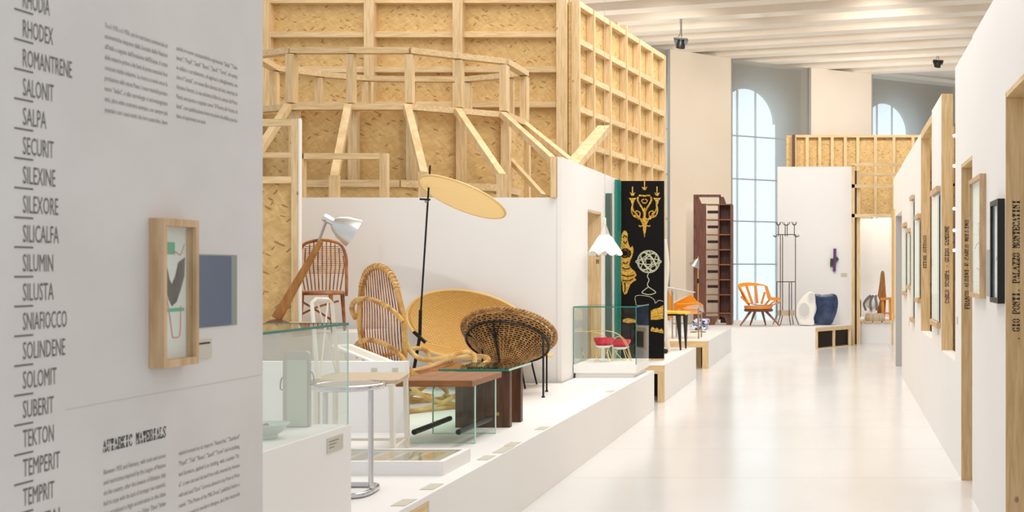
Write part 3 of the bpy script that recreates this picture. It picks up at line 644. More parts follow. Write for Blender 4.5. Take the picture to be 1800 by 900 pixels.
# ================================================================ TIMBER GRID WALLS
gw = thing('timber_grid_wall', 'tall strand board wall with studs, facing the viewer behind the timber ring', 'partition', (-5, 14, 0))
x0, x1 = -7.04, -3.33
edges = [-7.04, -5.76, -4.68, -3.33]; zs = [0.6, 2.15, 2.96, 3.42, 3.85, 4.28, 4.70]
for i in range(3):
    MB().box(edges[i], edges[i + 1], 14.06, 14.08, 0, 4.72).build('strand_board', 'osb', gw)
for x in (-7.04, -5.755, -4.67, -3.40):
    MB().box(x - .06, x + .06, 13.92, 14.06, 0, 4.72).build('stud', 'pine_z', gw)
for z in zs[1:]:
    for i in range(3):
        MB().box([-6.98, -5.695, -4.61][i], [-5.815, -4.73, -3.46][i], 13.96, 14.06, z - .04, z + .03).build('rail', 'pine_x', gw)
gs = thing('timber_side_wall', 'strand board wall with projecting square timber grid, running to the rear', 'partition', (-3.1, 15.8, 0))
def sp(D, off=0): return Vector((-3.3 + .14 * (D - 14) + off, D, 0))
Z5 = 4.70
MB().prism([sp(14), sp(17.68), sp(17.68, -.03), sp(14, -.03)], (0, 0, Z5 - .02)).build('strand_board', 'osb_side', gs)
ds = [14.03, 14.55, 15.17, 15.82, 16.40, 16.99, 17.64]
for i, D in enumerate(ds):
    a = sp(D, .05); hgt = Z5 + (.08 if i in (3,) else 0)
    MB().beam(a, a + Vector((0, 0, hgt)), .10, .06).build('stud', 'pine_z', gs)
for z in (4.67, 4.21, 3.79, 3.37, 2.94, 2.50, 2.0):
    for i in range(6):
        MB().beam(sp(ds[i] + .03, .045) + Vector((0, 0, z)), sp(ds[i + 1] - .03, .045) + Vector((0, 0, z)), .09, .07).build('rail', 'pine_y', gs)
for D in (15.9, 16.25): MB().beam(sp(D, -.08), sp(D, -.08) + Vector((0, 0, 4.84)), .06, .08).build('prop', 'pine_z', gs)
# timber ring
rg = thing('timber_ring', 'round balcony-like timber ring of rails, posts and slanted braces', 'structure', (-4.8, 12.3, 0))
ZT, ZL = 3.60, 3.03
front = [(-6.05, 11.75), (-5.53, 11.5), (-4.93, 11.5), (-4.34, 11.5), (-3.94, 11.81), (-3.56, 12.1), (-3.55, 12.84)]
back = [(-3.75, 12.98), (-4.32, 13.25), (-4.98, 13.25), (-5.48, 13.18), (-5.89, 12.9), (-6.2, 12.5)]
ringp = front + back
for i in range(len(ringp)):
    a = ringp[i]; b = ringp[(i + 1) % len(ringp)]
    for z in (ZT, ZL):
        MB().beam((a[0], a[1], z), (b[0], b[1], z), .10, .06).build('ring_rail', 'pine_x', rg)
    MB().beam((a[0], a[1], ZL + .04), (a[0], a[1], ZT - .04), .075, .12 if i in (1, 5, 6) else .08, ).build('upper_post', 'pine_z', rg)
for i in range(len(front)):
    a = front[i]
    MB().beam((a[0], a[1] + .06, 1.0), (a[0], a[1] + .06, ZL - .04), .09, .08).build('lower_post', 'pine_z', rg)
    if i < len(front) - 1:
        b = front[i + 1]
        MB().prism([Vector((a[0], a[1] + .14, 1.0)), Vector((b[0], b[1] + .14, 1.0)), Vector((b[0], b[1] + .155, 1.0)), Vector((a[0], a[1] + .155, 1.0))], (0, 0, ZL - 1.02)).build('strand_board', 'osb', rg)
        MB().beam((a[0], a[1] - .25, 2.24), (b[0], b[1] - .25, 2.24), .05, .07).build('low_rail', 'pine_x', rg)
        MB().prism([Vector((a[0], a[1] - .24, 1.5)), Vector((b[0], b[1] - .24, 1.5)), Vector((b[0], b[1] - .225, 1.5)), Vector((a[0], a[1] - .225, 1.5))], (0, 0, .7)).build('strand_board', 'osb', rg)
ends = [(463 - 20, 300, 10.75), (None,), (588, 312, 10.75), (745, 306, 10.75), (882, 310, 10.9), (992, 300, 11.2), (1010, 290, 11.9)]
for i, e in enumerate(ends):
    if e[0] is None: continue
    a = Vector((front[i][0], front[i][1] - .07, ZL)); q = P(*e)
    if i == 0: a = Vector((-5.53, 11.42, ZL)); q = P(440, 290, 10.8)
    MB().beam(a, q, .07, .06).build('brace', 'pine_slanted', rg)
    if i in (2, 3, 4): MB().beam(q + Vector((0, 0, .02)), (q.x, q.y, 1.2), .085, .06).build('outer_post', 'pine_z', rg)
MB().beam((-3.6, 12.4, 2.6), P(955, 345, 11.9), .05, .05).build('brace', 'pine_slanted', rg)
# loose timber prop
tag(MB().beam(P(1062, 226, 12.2), P(1000, 300, 10.9), .13, .07).build('timber_prop', 'pine_slanted'), 'slanted timber prop rising over the corner of the tall side wall', 'beam')
# small open timber frames over the backdrop wall
tf = thing('timber_scaffold', 'thin pale open timber frame standing above the backdrop wall', 'frame', (-4.6, 10.2, 0))
MB().box(P(535, 0, 10.2).x, P(670, 0, 10.2).x, 10.16, 10.22, P(0, 280, 10.2).z, P(0, 270, 10.2).z).build('rail', 'pine_x', tf)
MB().box(P(670, 0, 10.2).x, P(683, 0, 10.2).x, 10.16, 10.22, 0, P(0, 270, 10.2).z).build('post', 'pine_z', tf)
MB().box(P(530, 0, 10.2).x, P(537, 0, 10.2).x, 10.16, 10.22, 0, P(0, 270, 10.2).z).build('post', 'pine_z', tf)
tq = thing('timber_stand', 'tall timber stand with thick post and white edge at the left', 'frame', (-4.5, 9.3, PT))
D = 9.18
MB().box(P(512, 0, D).x, P(525, 0, D).x, D, D + .06, PT, P(0, 209, D).z).build('post', 'pine_z', tq)
MB().box(P(525.2, 0, D).x, P(528.8, 0, D).x, D - .005, D + .012, PT, P(0, 208, D).z).build('white_edge', 'white', tq)
for (ya, yb) in ((209, 221), (268, 277), (310, 322)):
    MB().box(-5.6, P(512, 0, D).x, D, D + .05, P(0, yb, D).z, P(0, ya, D).z).build('rail', 'pine_x', tq)
MB().box(-5.6, P(514, 0, D).x, D + .06, D + .075, PT, P(0, 318, D).z).build('strand_board', 'osb', tq)
# ================================================================ RATTAN CHAISE
def make_chaise():
    t = thing('rattan_chaise', 'long bamboo lounge chair with tall rounded rod back behind the wooden table', 'chair', (-3.2, 8.05, PT))
    O = Vector((-3.2, 8.05, 0)); u = Vector((.64, .77, 0)); w_ = Vector((.77, -.64, 0))
    def q(s, tt, z): return O + u * s + w_ * (tt * .84) + Vector((0, 0, z))
    out = [(.31, .72), (.35, .86), (.365, 1.04), (.32, 1.18), (.27, 1.29), (.17, 1.38), (.0, 1.415)]
    sback = lambda z: -.02 - .05 * max(0, (z - .72) / .7) ** 1.0
    loop = [(a, z) for a, z in out] + [(-a, z) for a, z in out[::-1][1:]]
    bh = tube('back_hoop', 'bamboo', t, spline([q(sback(z), a, z) for a, z in loop], 6), .020, 8)
    # binding rings of the hoop
    ls = spline([q(sback(z), a, z) for a, z in loop], 9); rings = MB()
    for i in range(34, 76, 2):
        p = ls[i]; d = (ls[i + 1] - ls[i - 1]).normalized(); rings.tube([p - d * .005, p + d * .005], .0245, 8)
    rings.build('rattan_binding', 'rattan', bh, smooth=True)
    def halfw(z):
        for i in range(len(out) - 1):
            if out[i][1] <= z <= out[i + 1][1]:
                f = (z - out[i][1]) / (out[i + 1][1] - out[i][1]); return out[i][0] + (out[i + 1][0] - out[i][0]) * f
        return 0
    n = 15
    for i in range(n):
        k = -1 + 2 * (i + .5) / n
        tt = k * .34; ztop = 1.41
        while halfw(ztop) < abs(tt) * .80: ztop -= .01
        b_ = .004 * (1 - k * k)
        pts = [q(.62, k * .27, .69), q(.5, k * .29, .655), q(.25, k * .30, .62), q(.08, k * .31, .62), q(0 - b_ * .3, k * .315, .70), q(-.04 - b_, k * .34, .9), q(sback(1.1) - b_, k * .325, 1.1), q(sback(ztop) - .01, tt * .80, ztop)]
        tube('rod', 'rattan_red', t, spline(pts, 3), .0052, 6)
    # hoops across the back
    def hoop(name, z, zc, s, r_=.018, hw=.38):
        pts = [q(sback(z) - .02, .0 + hw * math.cos(a), z + (zc - z) * math.sin(a)) + u * (s * math.sin(a)) for a in [math.pi * k / 12 for k in range(13)]]
        tube(name, 'rattan', t, spline(pts, 3), r_, 8)
    hoop('cross_hoop', 1.04, 1.19, -.10); hoop('cross_hoop', .76, .90, -.08)
    # arms
    for sd in (1, -1):
        tube('arm', 'bamboo', t, spline([q(-.04, sd * .35, .98), q(.0, sd * .36, .84), q(.10, sd * .385, .765), q(.27, sd * .39, .775), q(.42, sd * .385, .80), q(.50, sd * .375, .76), q(.50, sd * .34, .66)], 5), .0165, 8)
    # seat rim
    rim = [q(.0, .31, .72), q(.12, .33, .63), q(.45, .33, .645), q(.62, .30, .70), q(.73, .16, .725), q(.76, 0, .735), q(.73, -.16, .725), q(.62, -.30, .70), q(.45, -.33, .645), q(.12, -.33, .63), q(.0, -.31, .72)]
    tube('seat_rim', 'bamboo', t, spline(rim, 5), .018, 8)
    # under frame with crossing bent legs and runners
    for sd in (1, -1):
        tube('leg', 'bamboo', t, spline([q(-.02, sd * .33, .70), q(.05, sd * .32, .56), q(.28, sd * .30, .44), q(.55, sd * .30, .41), q(.62, sd * .30, .46), q(.5, sd * .30, .55)], 5), .017, 8)
        tube('leg', 'bamboo', t, spline([q(.60, sd * .31, .66), q(.45, sd * .30, .52), q(.2, sd * .30, .42), q(-.08, sd * .31, .408)], 5), .017, 8)
        tube('leg', 'bamboo', t, spline([q(-.05, sd * .33, .72), q(-.1, sd * .32, .55), q(-.12, sd * .31, .408)], 5), .016, 8)
        tube('runner', 'bamboo', t, spline([q(-.12, sd * .31, .41), q(.1, sd * .31, .412), q(.4, sd * .30, .408), q(.6, sd * .28, .41)], 4), .015, 8)
    for s, z in ((-.1, .41), (.6, .43), (.2, .5)):
        tube('stretcher', 'bamboo', t, [q(s, -.31, z), q(s, .31, z)], .014, 8)
    return t
make_chaise()

# ================================================================ CONE BASKET CHAIR
def make_cone():
    t = thing('basket_chair', 'brown wicker cone chair with braided rim on thin black legs', 'chair', (-2.62, 9.1, PT))
    Cc = Vector((-2.63, 9.08, .884)); n_ = Vector((-.01, .56, .825)).normalized()
    e1 = Vector((1, 0, 0)); e1 = (e1 - n_ * e1.dot(n_)).normalized(); e2 = n_.cross(e1)   # e2 points away
    def q(r, a, h): return Cc + e1 * (r * math.cos(a)) + e2 * (r * math.sin(a)) + n_ * h
    prof = [(.362, 0), (.352, -.03), (.335, -.055), (.312, -.078), (.27, -.115), (.20, -.18), (.13, -.255), (.06, -.32), (.03, -.335)]
    def rad(h):
        for i in range(len(prof) - 1):
            if prof[i][1] >= h >= prof[i + 1][1]:
                f = (prof[i][1] - h) / (prof[i][1] - prof[i + 1][1]); return prof[i][0] + (prof[i + 1][0] - prof[i][0]) * f
        return .03
    st = MB()
    ns = 44
    for k in range(ns):
        a = 2 * math.pi * k / ns
        st.tube([q(rad(h) - .001, a, h) for h in (-.005, -.055, -.078, -.18, -.255, -.33)], .0036, 5)
    tag(st.build('stake', 'wicker', t, smooth=True), kind='stuff')
    wv = MB(); rows = 29
    for r_ in range(rows):
        h = -.008 - (.33 - .008) * (r_ / (rows - 1)); rr_ = rad(h); nn = 120 if rr_ > .15 else 60
        m_ = 88
        wv.tube([q(rr_ + .0042 * (1 if (k + r_) % 2 else -1), 2 * math.pi * (k + .5) / m_, h) for k in range(m_)], .0042, 5, closed=True)
    tag(wv.build('woven_strand', 'wicker', t, smooth=True), kind='stuff')
    gap_mb = MB(); gap_mb.lathe([(rad(h) - .03, h) for h in (-.01, -.06, -.12, -.2, -.28, -.312)], 40, Matrix.Translation(Cc) @ Matrix([list(x) for x in zip(e1, e2, n_)]).to_4x4())
    gap_mb.build('gap_backing', 'weave_gap_shade', t, smooth=True)  # dark sheet behind the weave, painting shade into its gaps
    for ph in (0, 2.09, 4.19):
        m_ = 216
        tube('braid_strand', 'wicker', t, [q(.360 + .012 * math.cos(27 * 2 * math.pi * k / m_ + ph), 2 * math.pi * k / m_, .004 + .012 * math.sin(27 * 2 * math.pi * k / m_ + ph)) for k in range(m_)], .0095, 5, closed=True)
    tube('support_ring', 'black_metal', t, [q(.322, 2 * math.pi * k / 64, -.088) for k in range(64)], .0085, 6, closed=True)
    near = -math.pi / 2 - .12
    tube('center_rod', 'black_metal', t, [q(.322, near, -.088), q(.20, near, -.20), q(.06, near, -.335)], .0075, 6)
    for da in (-.18, .18): tube('strut', 'black_metal', t, [q(.322, near + da, -.090), q(.225, near, -.19)], .005, 6)
    for (a, px, D) in ((-.42, 955, 8.9), (.10, 961, 9.32), (math.pi + .42, 848, 8.9), (math.pi - .1, 858, 9.32)):
        top = q(.322, a, -.088); foot = Vector(((px - 1475) * D / FPX, D, PT + .006))
        lg = tube('leg', 'black_metal', t, [top, Vector((foot.x, foot.y, top.z - .05)), foot], .0078, 6)
        MB().box(foot.x - .011, foot.x + .011, foot.y - .011, foot.y + .011, PT, PT + .012).build('foot', 'black', lg)
make_cone()

# ================================================================ YELLOW CANE LOUNGE
def make_cane():
    t = thing('cane_lounge_seat', 'yellow cane lounge seat with oval back against the backdrop wall', 'chair', (-2.97, 9.6, PT))
    Bc = Vector((-3.22, 9.93, .905)); a_, b_ = .56, .29
    ex = Vector((.975, 0, -.22)).normalized(); ez = Vector((.20, .16, .96)).normalized()
    def qb(r, th):
        x = a_ * r * math.cos(th); z = b_ * r * math.sin(th); return Bc + ex * x + ez * z + Vector((0, .10 * (1 - r * r), 0))
    mb = MB(); nr, nt = 10, 48
    def disc(f, name, m_, uvf, rim_m='cane_rim', rr_=.012):
        vs = [f(0, 0)] + [f((i + 1) / nr, 2 * math.pi * k / nt) for i in range(nr) for k in range(nt)]
        fs = [(0, 1 + k, 1 + (k + 1) % nt) for k in range(nt)]
        for i in range(nr - 1):
            for k in range(nt):
                fs.append((1 + i * nt + k, 1 + (i + 1) * nt + k, 1 + (i + 1) * nt + (k + 1) % nt, 1 + i * nt + (k + 1) % nt))
        m2 = MB(); m2.add(vs, fs); o = m2.build(name, m_, t, smooth=True, uvs=uvf)
        md = o.modifiers.new('solid', 'SOLIDIFY'); md.thickness = .008
        tube('rim', rim_m, o, [f(1, 2 * math.pi * k / nt) for k in range(nt)], rr_, 8, closed=True)
        for r2 in (.93,): tube('inner_band', rim_m, o, [f(r2, 2 * math.pi * k / nt) + Vector((0, -.004, .002)) for k in range(nt)], .005, 6, closed=True)
        return o
    disc(qb, 'back', 'cane', lambda c: ((c - Bc).dot(ex), (c - Bc).dot(ez)))
    Sc = Vector((-3.02, 9.70, .635))
    def qs(r, th):
        x = .57 * r * math.cos(th); y = .29 * r * math.sin(th); z = .10 * (x / .55) ** 2 * (1 if x < 0 else .05) + .02 * r * r
        return Sc + Vector((x, y, z))
    disc(qs, 'seat', 'cane', lambda c: (c.x, c.y))
    for sx in (-.33, .34):
        for sy in (-.15, .17):
            tube('leg', 'black_metal', t, [Sc + Vector((sx, sy, 0)), Vector((Sc.x + sx * 1.15, Sc.y + sy * 1.15, PT + .003))], .008, 6)
make_cane()

# ================================================================ SUN DISC FLOOR LAMP
def make_disc_lamp():
    t = thing('floor_lamp', 'black pole lamp with large tilted pale cane disc', 'lamp', (-3.2, 8.62, PT))
    D = 8.66
    top = P(756, 291, D); mid = P(737, 590, D); low = P(718, 712, D); low.z = PT
    tube('pole', 'black_metal', t, [top, mid], .0075, 8)
    tube('lower_pole', 'black_metal', t, [P(739, 545 + 0, D), P(738, 590, D), low], .013, 8)
    MB().lathe([(.0, 0), (.11, 0), (.11, .008), (.02, .014), (0, .014)], 28, Matrix.Translation(low)).build('base', 'black_metal', t, smooth=True)
    MB().beam(P(727, 583, D - .03), P(748, 602, D - .03), .02, .022).build('clamp_bracket', 'black_metal', t)
    MB().beam(P(738, 350, D - .02), P(756, 351, D - .02), .014, .014).build('disc_clamp', 'black_metal', t)
    MB().ball(P(749, 354, D - .02), .012).build('clamp_knob', 'steel', t, smooth=True)
    c = P(813, 347, D); n_ = Vector((.28, .32, -.90))
    ex = Vector((.965, 0, -.30)).normalized(); n_ = Vector((-.28, -.34, -.90)).normalized(); ey = n_.cross(ex).normalized(); n_ = ex.cross(ey)
    r0 = 78 * D / FPX
    mb = MB(); nt = 56; nr = 6
    f = lambda r, a: c + ex * (r * r0 * math.cos(a)) + ey * (r * r0 * math.sin(a))
    vs = [c] + [f((i + 1) / nr, 2 * math.pi * k / nt) for i in range(nr) for k in range(nt)]
    fs = [(0, 1 + k, 1 + (k + 1) % nt) for k in range(nt)]
    for i in range(nr - 1):
        for k in range(nt): fs.append((1 + i * nt + k, 1 + (i + 1) * nt + k, 1 + (i + 1) * nt + (k + 1) % nt, 1 + i * nt + (k + 1) % nt))
    o = MB().add(vs, fs).build('cane_disc', 'cane_pale', t, uvs=lambda v: ((v - c).dot(ex) * 1.0, (v - c).dot(ey)))
    md = o.modifiers.new('solid', 'SOLIDIFY'); md.thickness = .006
    tube('disc_rim', 'cane_rim', t, [f(1, 2 * math.pi * k / nt) for k in range(nt)], .0075, 8, closed=True)
make_disc_lamp()

# ================================================================ TABLES
def make_tables():
    t = thing('coffee_table', 'low table with reddish wooden top on two glass slabs and black rods', 'table', (-2.3, 6.8, PT))
    MB().box(-2.535, -2.096, 6.50, 7.07, .724, .760).build('top', 'teak', t, .003)
    for k in range(1, 4):
        MB().box(-2.535 + .11 * k, -2.5335 + .11 * k, 6.505, 7.065, .7600, .7604).build('board_joint', 'walnut', t)
    for D in (6.56, 6.95):
        gl_ = MB().box(-2.483, -2.10, D, D + .014, PT, .724).build('glass_leg', 'glass_table', t)
        for x in (-2.485, -2.102): MB().box(x - .001, x + .003, D - .001, D + .015, PT, .724).build('glass_edge', 'bowl_edge', gl_)
        MB().box(-2.483, -2.10, D - .001, D + .015, PT, PT + .004).build('glass_edge', 'bowl_edge', gl_)
    for x in (-2.405, -2.155):
        tube('rod', 'black', t, [(x, 6.44, .474), (x, 7.03, .474)], .016, 14)
    t = thing('coffee_table', 'low table with square glass top on two dark wooden slabs', 'table', (-2.3, 7.4, PT))
    MB().box(-2.534, -2.09, 7.20, 7.72, .752, .763).build('glass_top', 'glass_dark_top', t)
    MB().box(-2.534, -2.09, 7.196, 7.20, .751, .764).build('glass_edge', 'teal', t); MB().box(-2.09, -2.088, 7.20, 7.72, .751, .764).build('glass_edge', 'bowl_edge', t)
    for D in (7.22, 7.47):
        sl_ = MB().box(-2.437, -2.09, D, D + .05, PT, .751).build('slab_leg', 'walnut', t, .003)
        if D < 7.3: MB().lathe([(0, 0), (.012, 0), (.012, .004), (0, .004)], 16, Matrix.Translation((-2.165, 7.217, .478)) @ Matrix.Rotation(R(90), 4, 'X')).build('pin_cap', 'brass', sl_)
mat('bowl_edge', srgb(178, 214, 198), .3)
make_tables()
t = thing('display_tray', 'flat white glazed display tray on the platform floor', 'tray', (-2.2, 5.7, PT))
MB().box(-2.75, -1.93, 5.55, 5.96, PT, PT + .058).build('body', 'white', t)
for a in ((-2.75, -1.93, 5.55, 5.58), (-2.75, -1.93, 5.93, 5.96), (-2.75, -2.72, 5.58, 5.93), (-1.96, -1.93, 5.58, 5.93)):
    MB().box(*a, PT + .058, PT + .068).build('frame_side', 'white', t)
MB().box(-2.72, -1.96, 5.58, 5.93, PT + .058, PT + .060).build('sheet', 'card', t)
for i in range(6): MB().box(-2.66 + i * .11, -2.58 + i * .11, 5.62, 5.88, PT + .060, PT + .0605).build('reflection_patch', 'oak_frame' if i % 2 else 'taupe', t)  # brownish reflections of the glass top painted as flat patches
MB().box(-2.72, -1.96, 5.58, 5.93, PT + .063, PT + .065).build('glass_pane', 'glass', t)

# ================================================================ CHROME STOOL
t = thing('chrome_stool', 'round chrome stool with dark seat on two tubular posts, beside the vitrine', 'stool', (-2.17, 5.1, PT))
sc_ = Vector((612 - 1475, 0, 0)); cx = -863 * 5.12 / FPX; zs = .872
MB().lathe([(0, 0), (.135, 0), (.135, .012), (.10, .018), (0, .020)], 40, Matrix.Translation((cx, 5.12, zs - .002))).build('seat', 'taupe', t, smooth=True)
tube('seat_ring', 'chrome', t, [(cx + .145 * math.cos(2 * math.pi * k / 48), 5.12 + .145 * math.sin(2 * math.pi * k / 48), zs) for k in range(48)], .014, 10, closed=True)
for sg, px in ((1, 652), (-1, 572)):
    x = (px - 1475) * 5.08 / FPX
    tube('post', 'chrome', t, [(x, 5.08, zs), (x, 5.08, PT + .03)], .012, 10)
tube('base_ring', 'chrome', t, spline([((572 - 1475) * 5.08 / FPX, 5.08, PT + .016), ((572 - 1475) * 5.08 / FPX + .04, 5.0, PT + .013), (cx, 4.975, PT + .013), ((652 - 1475) * 5.08 / FPX - .02, 5.0, PT + .013), ((652 - 1475) * 5.08 / FPX, 5.08, PT + .016)], 5), .013, 10)
tube('base_ring', 'chrome', t, spline([((572 - 1475) * 5.08 / FPX, 5.08, PT + .016), (cx - .09, 5.22, PT + .013), (cx, 5.25, PT + .013), (cx + .09, 5.22, PT + .013), ((652 - 1475) * 5.08 / FPX, 5.08, PT + .016)], 5), .013, 10)

# ================================================================ CREAM METAL CHAIR
t = thing('metal_chair', 'slender cream metal chair with beige seat and crossed wire back', 'chair', (-2.6, 6.2, PT))
zt = .815
corners = {'nr': (-2.353, 5.98), 'fr': (-2.435, 6.39), 'nl': (-2.745, 5.98), 'fl': (-2.83, 6.39)}
MB().prism([Vector((x, y, zt - .022)) for x, y in ((-2.74, 5.97), (-2.36, 5.97), (-2.33, 6.02), (-2.42, 6.40), (-2.46, 6.42), (-2.82, 6.42), (-2.85, 6.36), (-2.79, 6.0))], (0, 0, .022)).build('seat', 'seat_beige', t, .004)
MB().tube([(-2.76, 5.97, zt - .028), (-2.345, 5.97, zt - .028), (-2.43, 6.41, zt - .028), (-2.84, 6.41, zt - .028)], .007, 6, closed=True).build('seat_frame', 'cream_metal', t)
for k, (x, y) in corners.items():
    MB().beam((x, y, zt - .02), (x + (.01 if 'r' in k else -.0), y, PT), .022, .022).build('leg', 'cream_metal', t)
MB().beam((-2.353, 5.98, .44), (-2.745, 5.98, .44), .014, .014).build('stretcher', 'cream_metal', t)
MB().beam((-2.435, 6.39, .44), (-2.83, 6.39, .44), .014, .014).build('stretcher', 'cream_metal', t)
MB().beam((-2.353, 5.98, .44), (-2.435, 6.39, .44), .014, .014).build('stretcher', 'cream_metal', t)
A_ = Vector((-2.745, 5.99, zt)); B_ = Vector((-2.80, 6.36, zt)); A1 = P(548, 526, 6.15); B1 = P(583, 526, 6.35); 
tube('back_frame', 'cream_metal', t, [A_, A_.lerp(A1, .5), A1 - Vector((0, 0, .02)), A1 + Vector((.01, .03, 0)), B1 + Vector((-.01, -.03, 0)), B1 - Vector((0, 0, .02)), B_.lerp(B1, .5), B_], .011, 8)
tube('back_wire', 'cream_metal', t, [A_.lerp(B_, .1), A1.lerp(B1, .8) - Vector((0, 0, .02))], .0045, 6); tube('back_wire', 'cream_metal', t, [A_.lerp(B_, .9), A1.lerp(B1, .3) - Vector((0, 0, .02))], .0045, 6)

# ================================================================ CAPTION PLINTH, SLANTED CAPTION RAIL
t = thing('low_plinth', 'low white plinth with small caption cards behind the cream chair', 'plinth', (-3.0, 7.2, PT))
MB().box(-3.6, -2.67, 7.0, 7.07, PT, .826).build('body', 'white', t)
for px in (656, 693):
    q = P(px, 657, 6.995); MB().box(q.x - .012, q.x + .02, 6.994, 6.999, q.z, q.z + .035).build('caption_card', 'card', t)
t = thing('caption_rail', 'slanted white caption rail rising to the left beside the lounge chair', 'sign', (-3.3, 7.6, .8))
a = P(600, 607, 7.6); b = P(682, 640, 7.14)
MB().beam(a, b, .13, .012).build('board', 'white_metal', t)
MB().beam(a.lerp(b, .08) + Vector((0, 0, .007)), a.lerp(b, .92) + Vector((0, 0, .007)), .06, .002).build('caption_strip', 'card', t)
MB().beam((a.x + .05, a.y - .1, PT), (a.x + .05, a.y - .1, a.z - .02), .05, .05).build('support', 'cream_metal', t)
MB().beam((b.x - .03, b.y + .1, PT), (b.x - .03, b.y + .1, b.z - .0), .04, .04).build('support', 'cream_metal', t)

# ================================================================ VITRINE AND CONTENTS
t = thing('vitrine', 'large glass vitrine on a white plinth, beside the text wall', 'display case', (-2.3, 4.1, PT))
XF = -1.973; XB = -2.75; D0, D1 = 3.15, 4.6
MB().box(XB, XF, D0, D1, PT, .77).build('plinth', 'white', t)
ZG = 1.172
MB().box(XF - .016, XF - .008, D0, D1 - .01, .77, ZG).build('glass_pane', 'glass_milky', t); MB().box(XB, XF - .008, D1 - .018, D1 - .010, .77, ZG).build('glass_pane', 'glass_milky', t)
MB().box(XB, XB + .008, D0, D1 - .01, .77, ZG).build('glass_pane', 'glass', t)
MB().box(XB, XF - .008, D0, D1 - .01, ZG, ZG + .008).build('glass_lid', 'glass', t)
MB().box(XF - .012, XF - .006, D0, D1 - .01, ZG, ZG + .009).build('glass_edge', 'teal', t); MB().box(XB, XF - .006, D1 - .014, D1 - .008, ZG, ZG + .009).build('glass_edge', 'teal', t)
MB().box(XF - .010, XF - .006, D1 - .014, D1 - .009, .77, ZG).build('glass_edge', 'bowl_edge', t)
q = P(597, 788, 4.47)
MB().box(XF, XF + .003, 4.38, 4.52, .685, .745).build('caption_card', 'card', t)
for k in range(3): MB().box(XF + .003, XF + .0034, 4.395, 4.48 - .02 * k, .728 - .012 * k, .731 - .012 * k).build('caption_text', 'ink', t)
# standing tray mirror
t = thing('tray_mirror', 'upright pale green glass panel in grey rounded frame with side handles', 'mirror', (-2.18, 4.5, .772))
Dm = 4.52
a = P(497, 748, Dm); x0 = a.x; x1 = P(543, 0, Dm).x + 0; z0, z1 = .772, P(0, 617, Dm).z
def rr(x0, x1, z0, z1, r): return [Vector((x1 - r + r * math.cos(a), Dm, z1 - r + r * math.sin(a))) for a in [math.pi / 2 * k / 5 for k in range(6)]] + [Vector((x0 + r - r * math.sin(a), Dm, z1 - r + r * math.cos(a))) for a in [math.pi / 2 * k / 5 for k in range(6)]] + [Vector((x0, Dm, z0)), Vector((x1, Dm, z0))]
MB().prism(rr(x0, x1, z0, z1, .018), (0, .02, 0)).build('frame', 'putty_metal', t)
MB().box(x0 + .018, x1 - .006, Dm - .003, Dm, z0 + .0, z1 - .035).build('glass_panel', 'grey_mirror', t)
for sx, px in ((-1, x0), (1, x1)):
    zc = (P(0, 665, Dm).z if sx > 0 else P(0, 675, Dm).z)
    tube('handle', 'steel', t, spline([(px, Dm + .01, zc + .03), (px + sx * .012, Dm + .01, zc + .015), (px + sx * .014, Dm + .01, zc - .02), (px, Dm + .01, zc - .025)], 4), .003, 6)
t = thing('ceramic_bowl', 'pale green footed bowl with reddish dots on the vitrine floor', 'bowl', (-2.13, 4.2, .77))
q = Vector(((470 - 1475) * 4.22 / FPX, 4.22, .771))
MB().lathe([(0, .0), (.035, .0), (.036, .008), (.034, .012), (.055, .025), (.07, .05), (.078, .054), (.074, .055), (.06, .035), (.03, .018), (0, .016)], 32, Matrix.Translation(q)).build('body', 'bowl_glaze', t, smooth=True)

# ================================================================ DESK LAMP AND ITS PLINTH
t = thing('tall_plinth', 'taupe plinth with pale wooden top under the oak desk lamp', 'plinth', (-4.5, 8.6, PT))
MB().box(-4.65, -4.10, 8.35, 8.85, PT, .955).build('body', 'taupe', t); MB().box(-4.68, -4.07, 8.32, 8.88, .955, .985).build('top', 'oak_frame', t)
t = thing('desk_lamp', 'oak desk lamp with slanted tapering arm and dented aluminium shade', 'lamp', (-4.2, 8.5, .985))
Dl = 8.5
q = P(487, 568, Dl)
MB().lathe([(0, 0), (.095, 0), (.095, .008), (.05, .03), (.02, .036), (0, .036)], 28, Matrix.Translation((q.x, Dl, .985)) @ Matrix.Diagonal((1, .8, 1, 1))).build('base', 'mahogany', t, smooth=True)
a = P(484, 560, Dl); b = P(562, 424, Dl); d = (b - a).normalized(); pr = Vector((-d.z, 0, d.x)) * -1
pr = Vector((d.z, 0, -d.x)); wa, wb_ = .036, .016
MB().prism([a - pr * wa, b - pr * wb_, b + pr * wb_, a + pr * wa], (0, .035, 0)).build('arm', 'oak', t, .004)
tube('upper_arm', 'steel', t, [P(556, 436, Dl + .018), P(573, 390, Dl + .018)], .010, 8)
h = P(573, 383, Dl + .018); dirn = (P(612, 404, Dl + .09) - h).normalized()
Mx = Matrix.Translation(h) @ dirn.to_track_quat('Z', 'Y').to_matrix().to_4x4()
MB().lathe([(0, -.02), (.03, -.02), (.032, 0), (.030, .06), (.034, .07)], 24, Mx).build('socket', 'aluminium', t, smooth=True)
MB().lathe([(.034, .055), (.06, .08), (.09, .13), (.112, .20), (.118, .225), (.113, .226), (.085, .14), (.05, .085)], 36, Mx).build('shade', 'aluminium', t, smooth=True)
MB().ball(h + Vector((0, -.01, -.01)), .02).build('joint', 'steel', t, smooth=True)

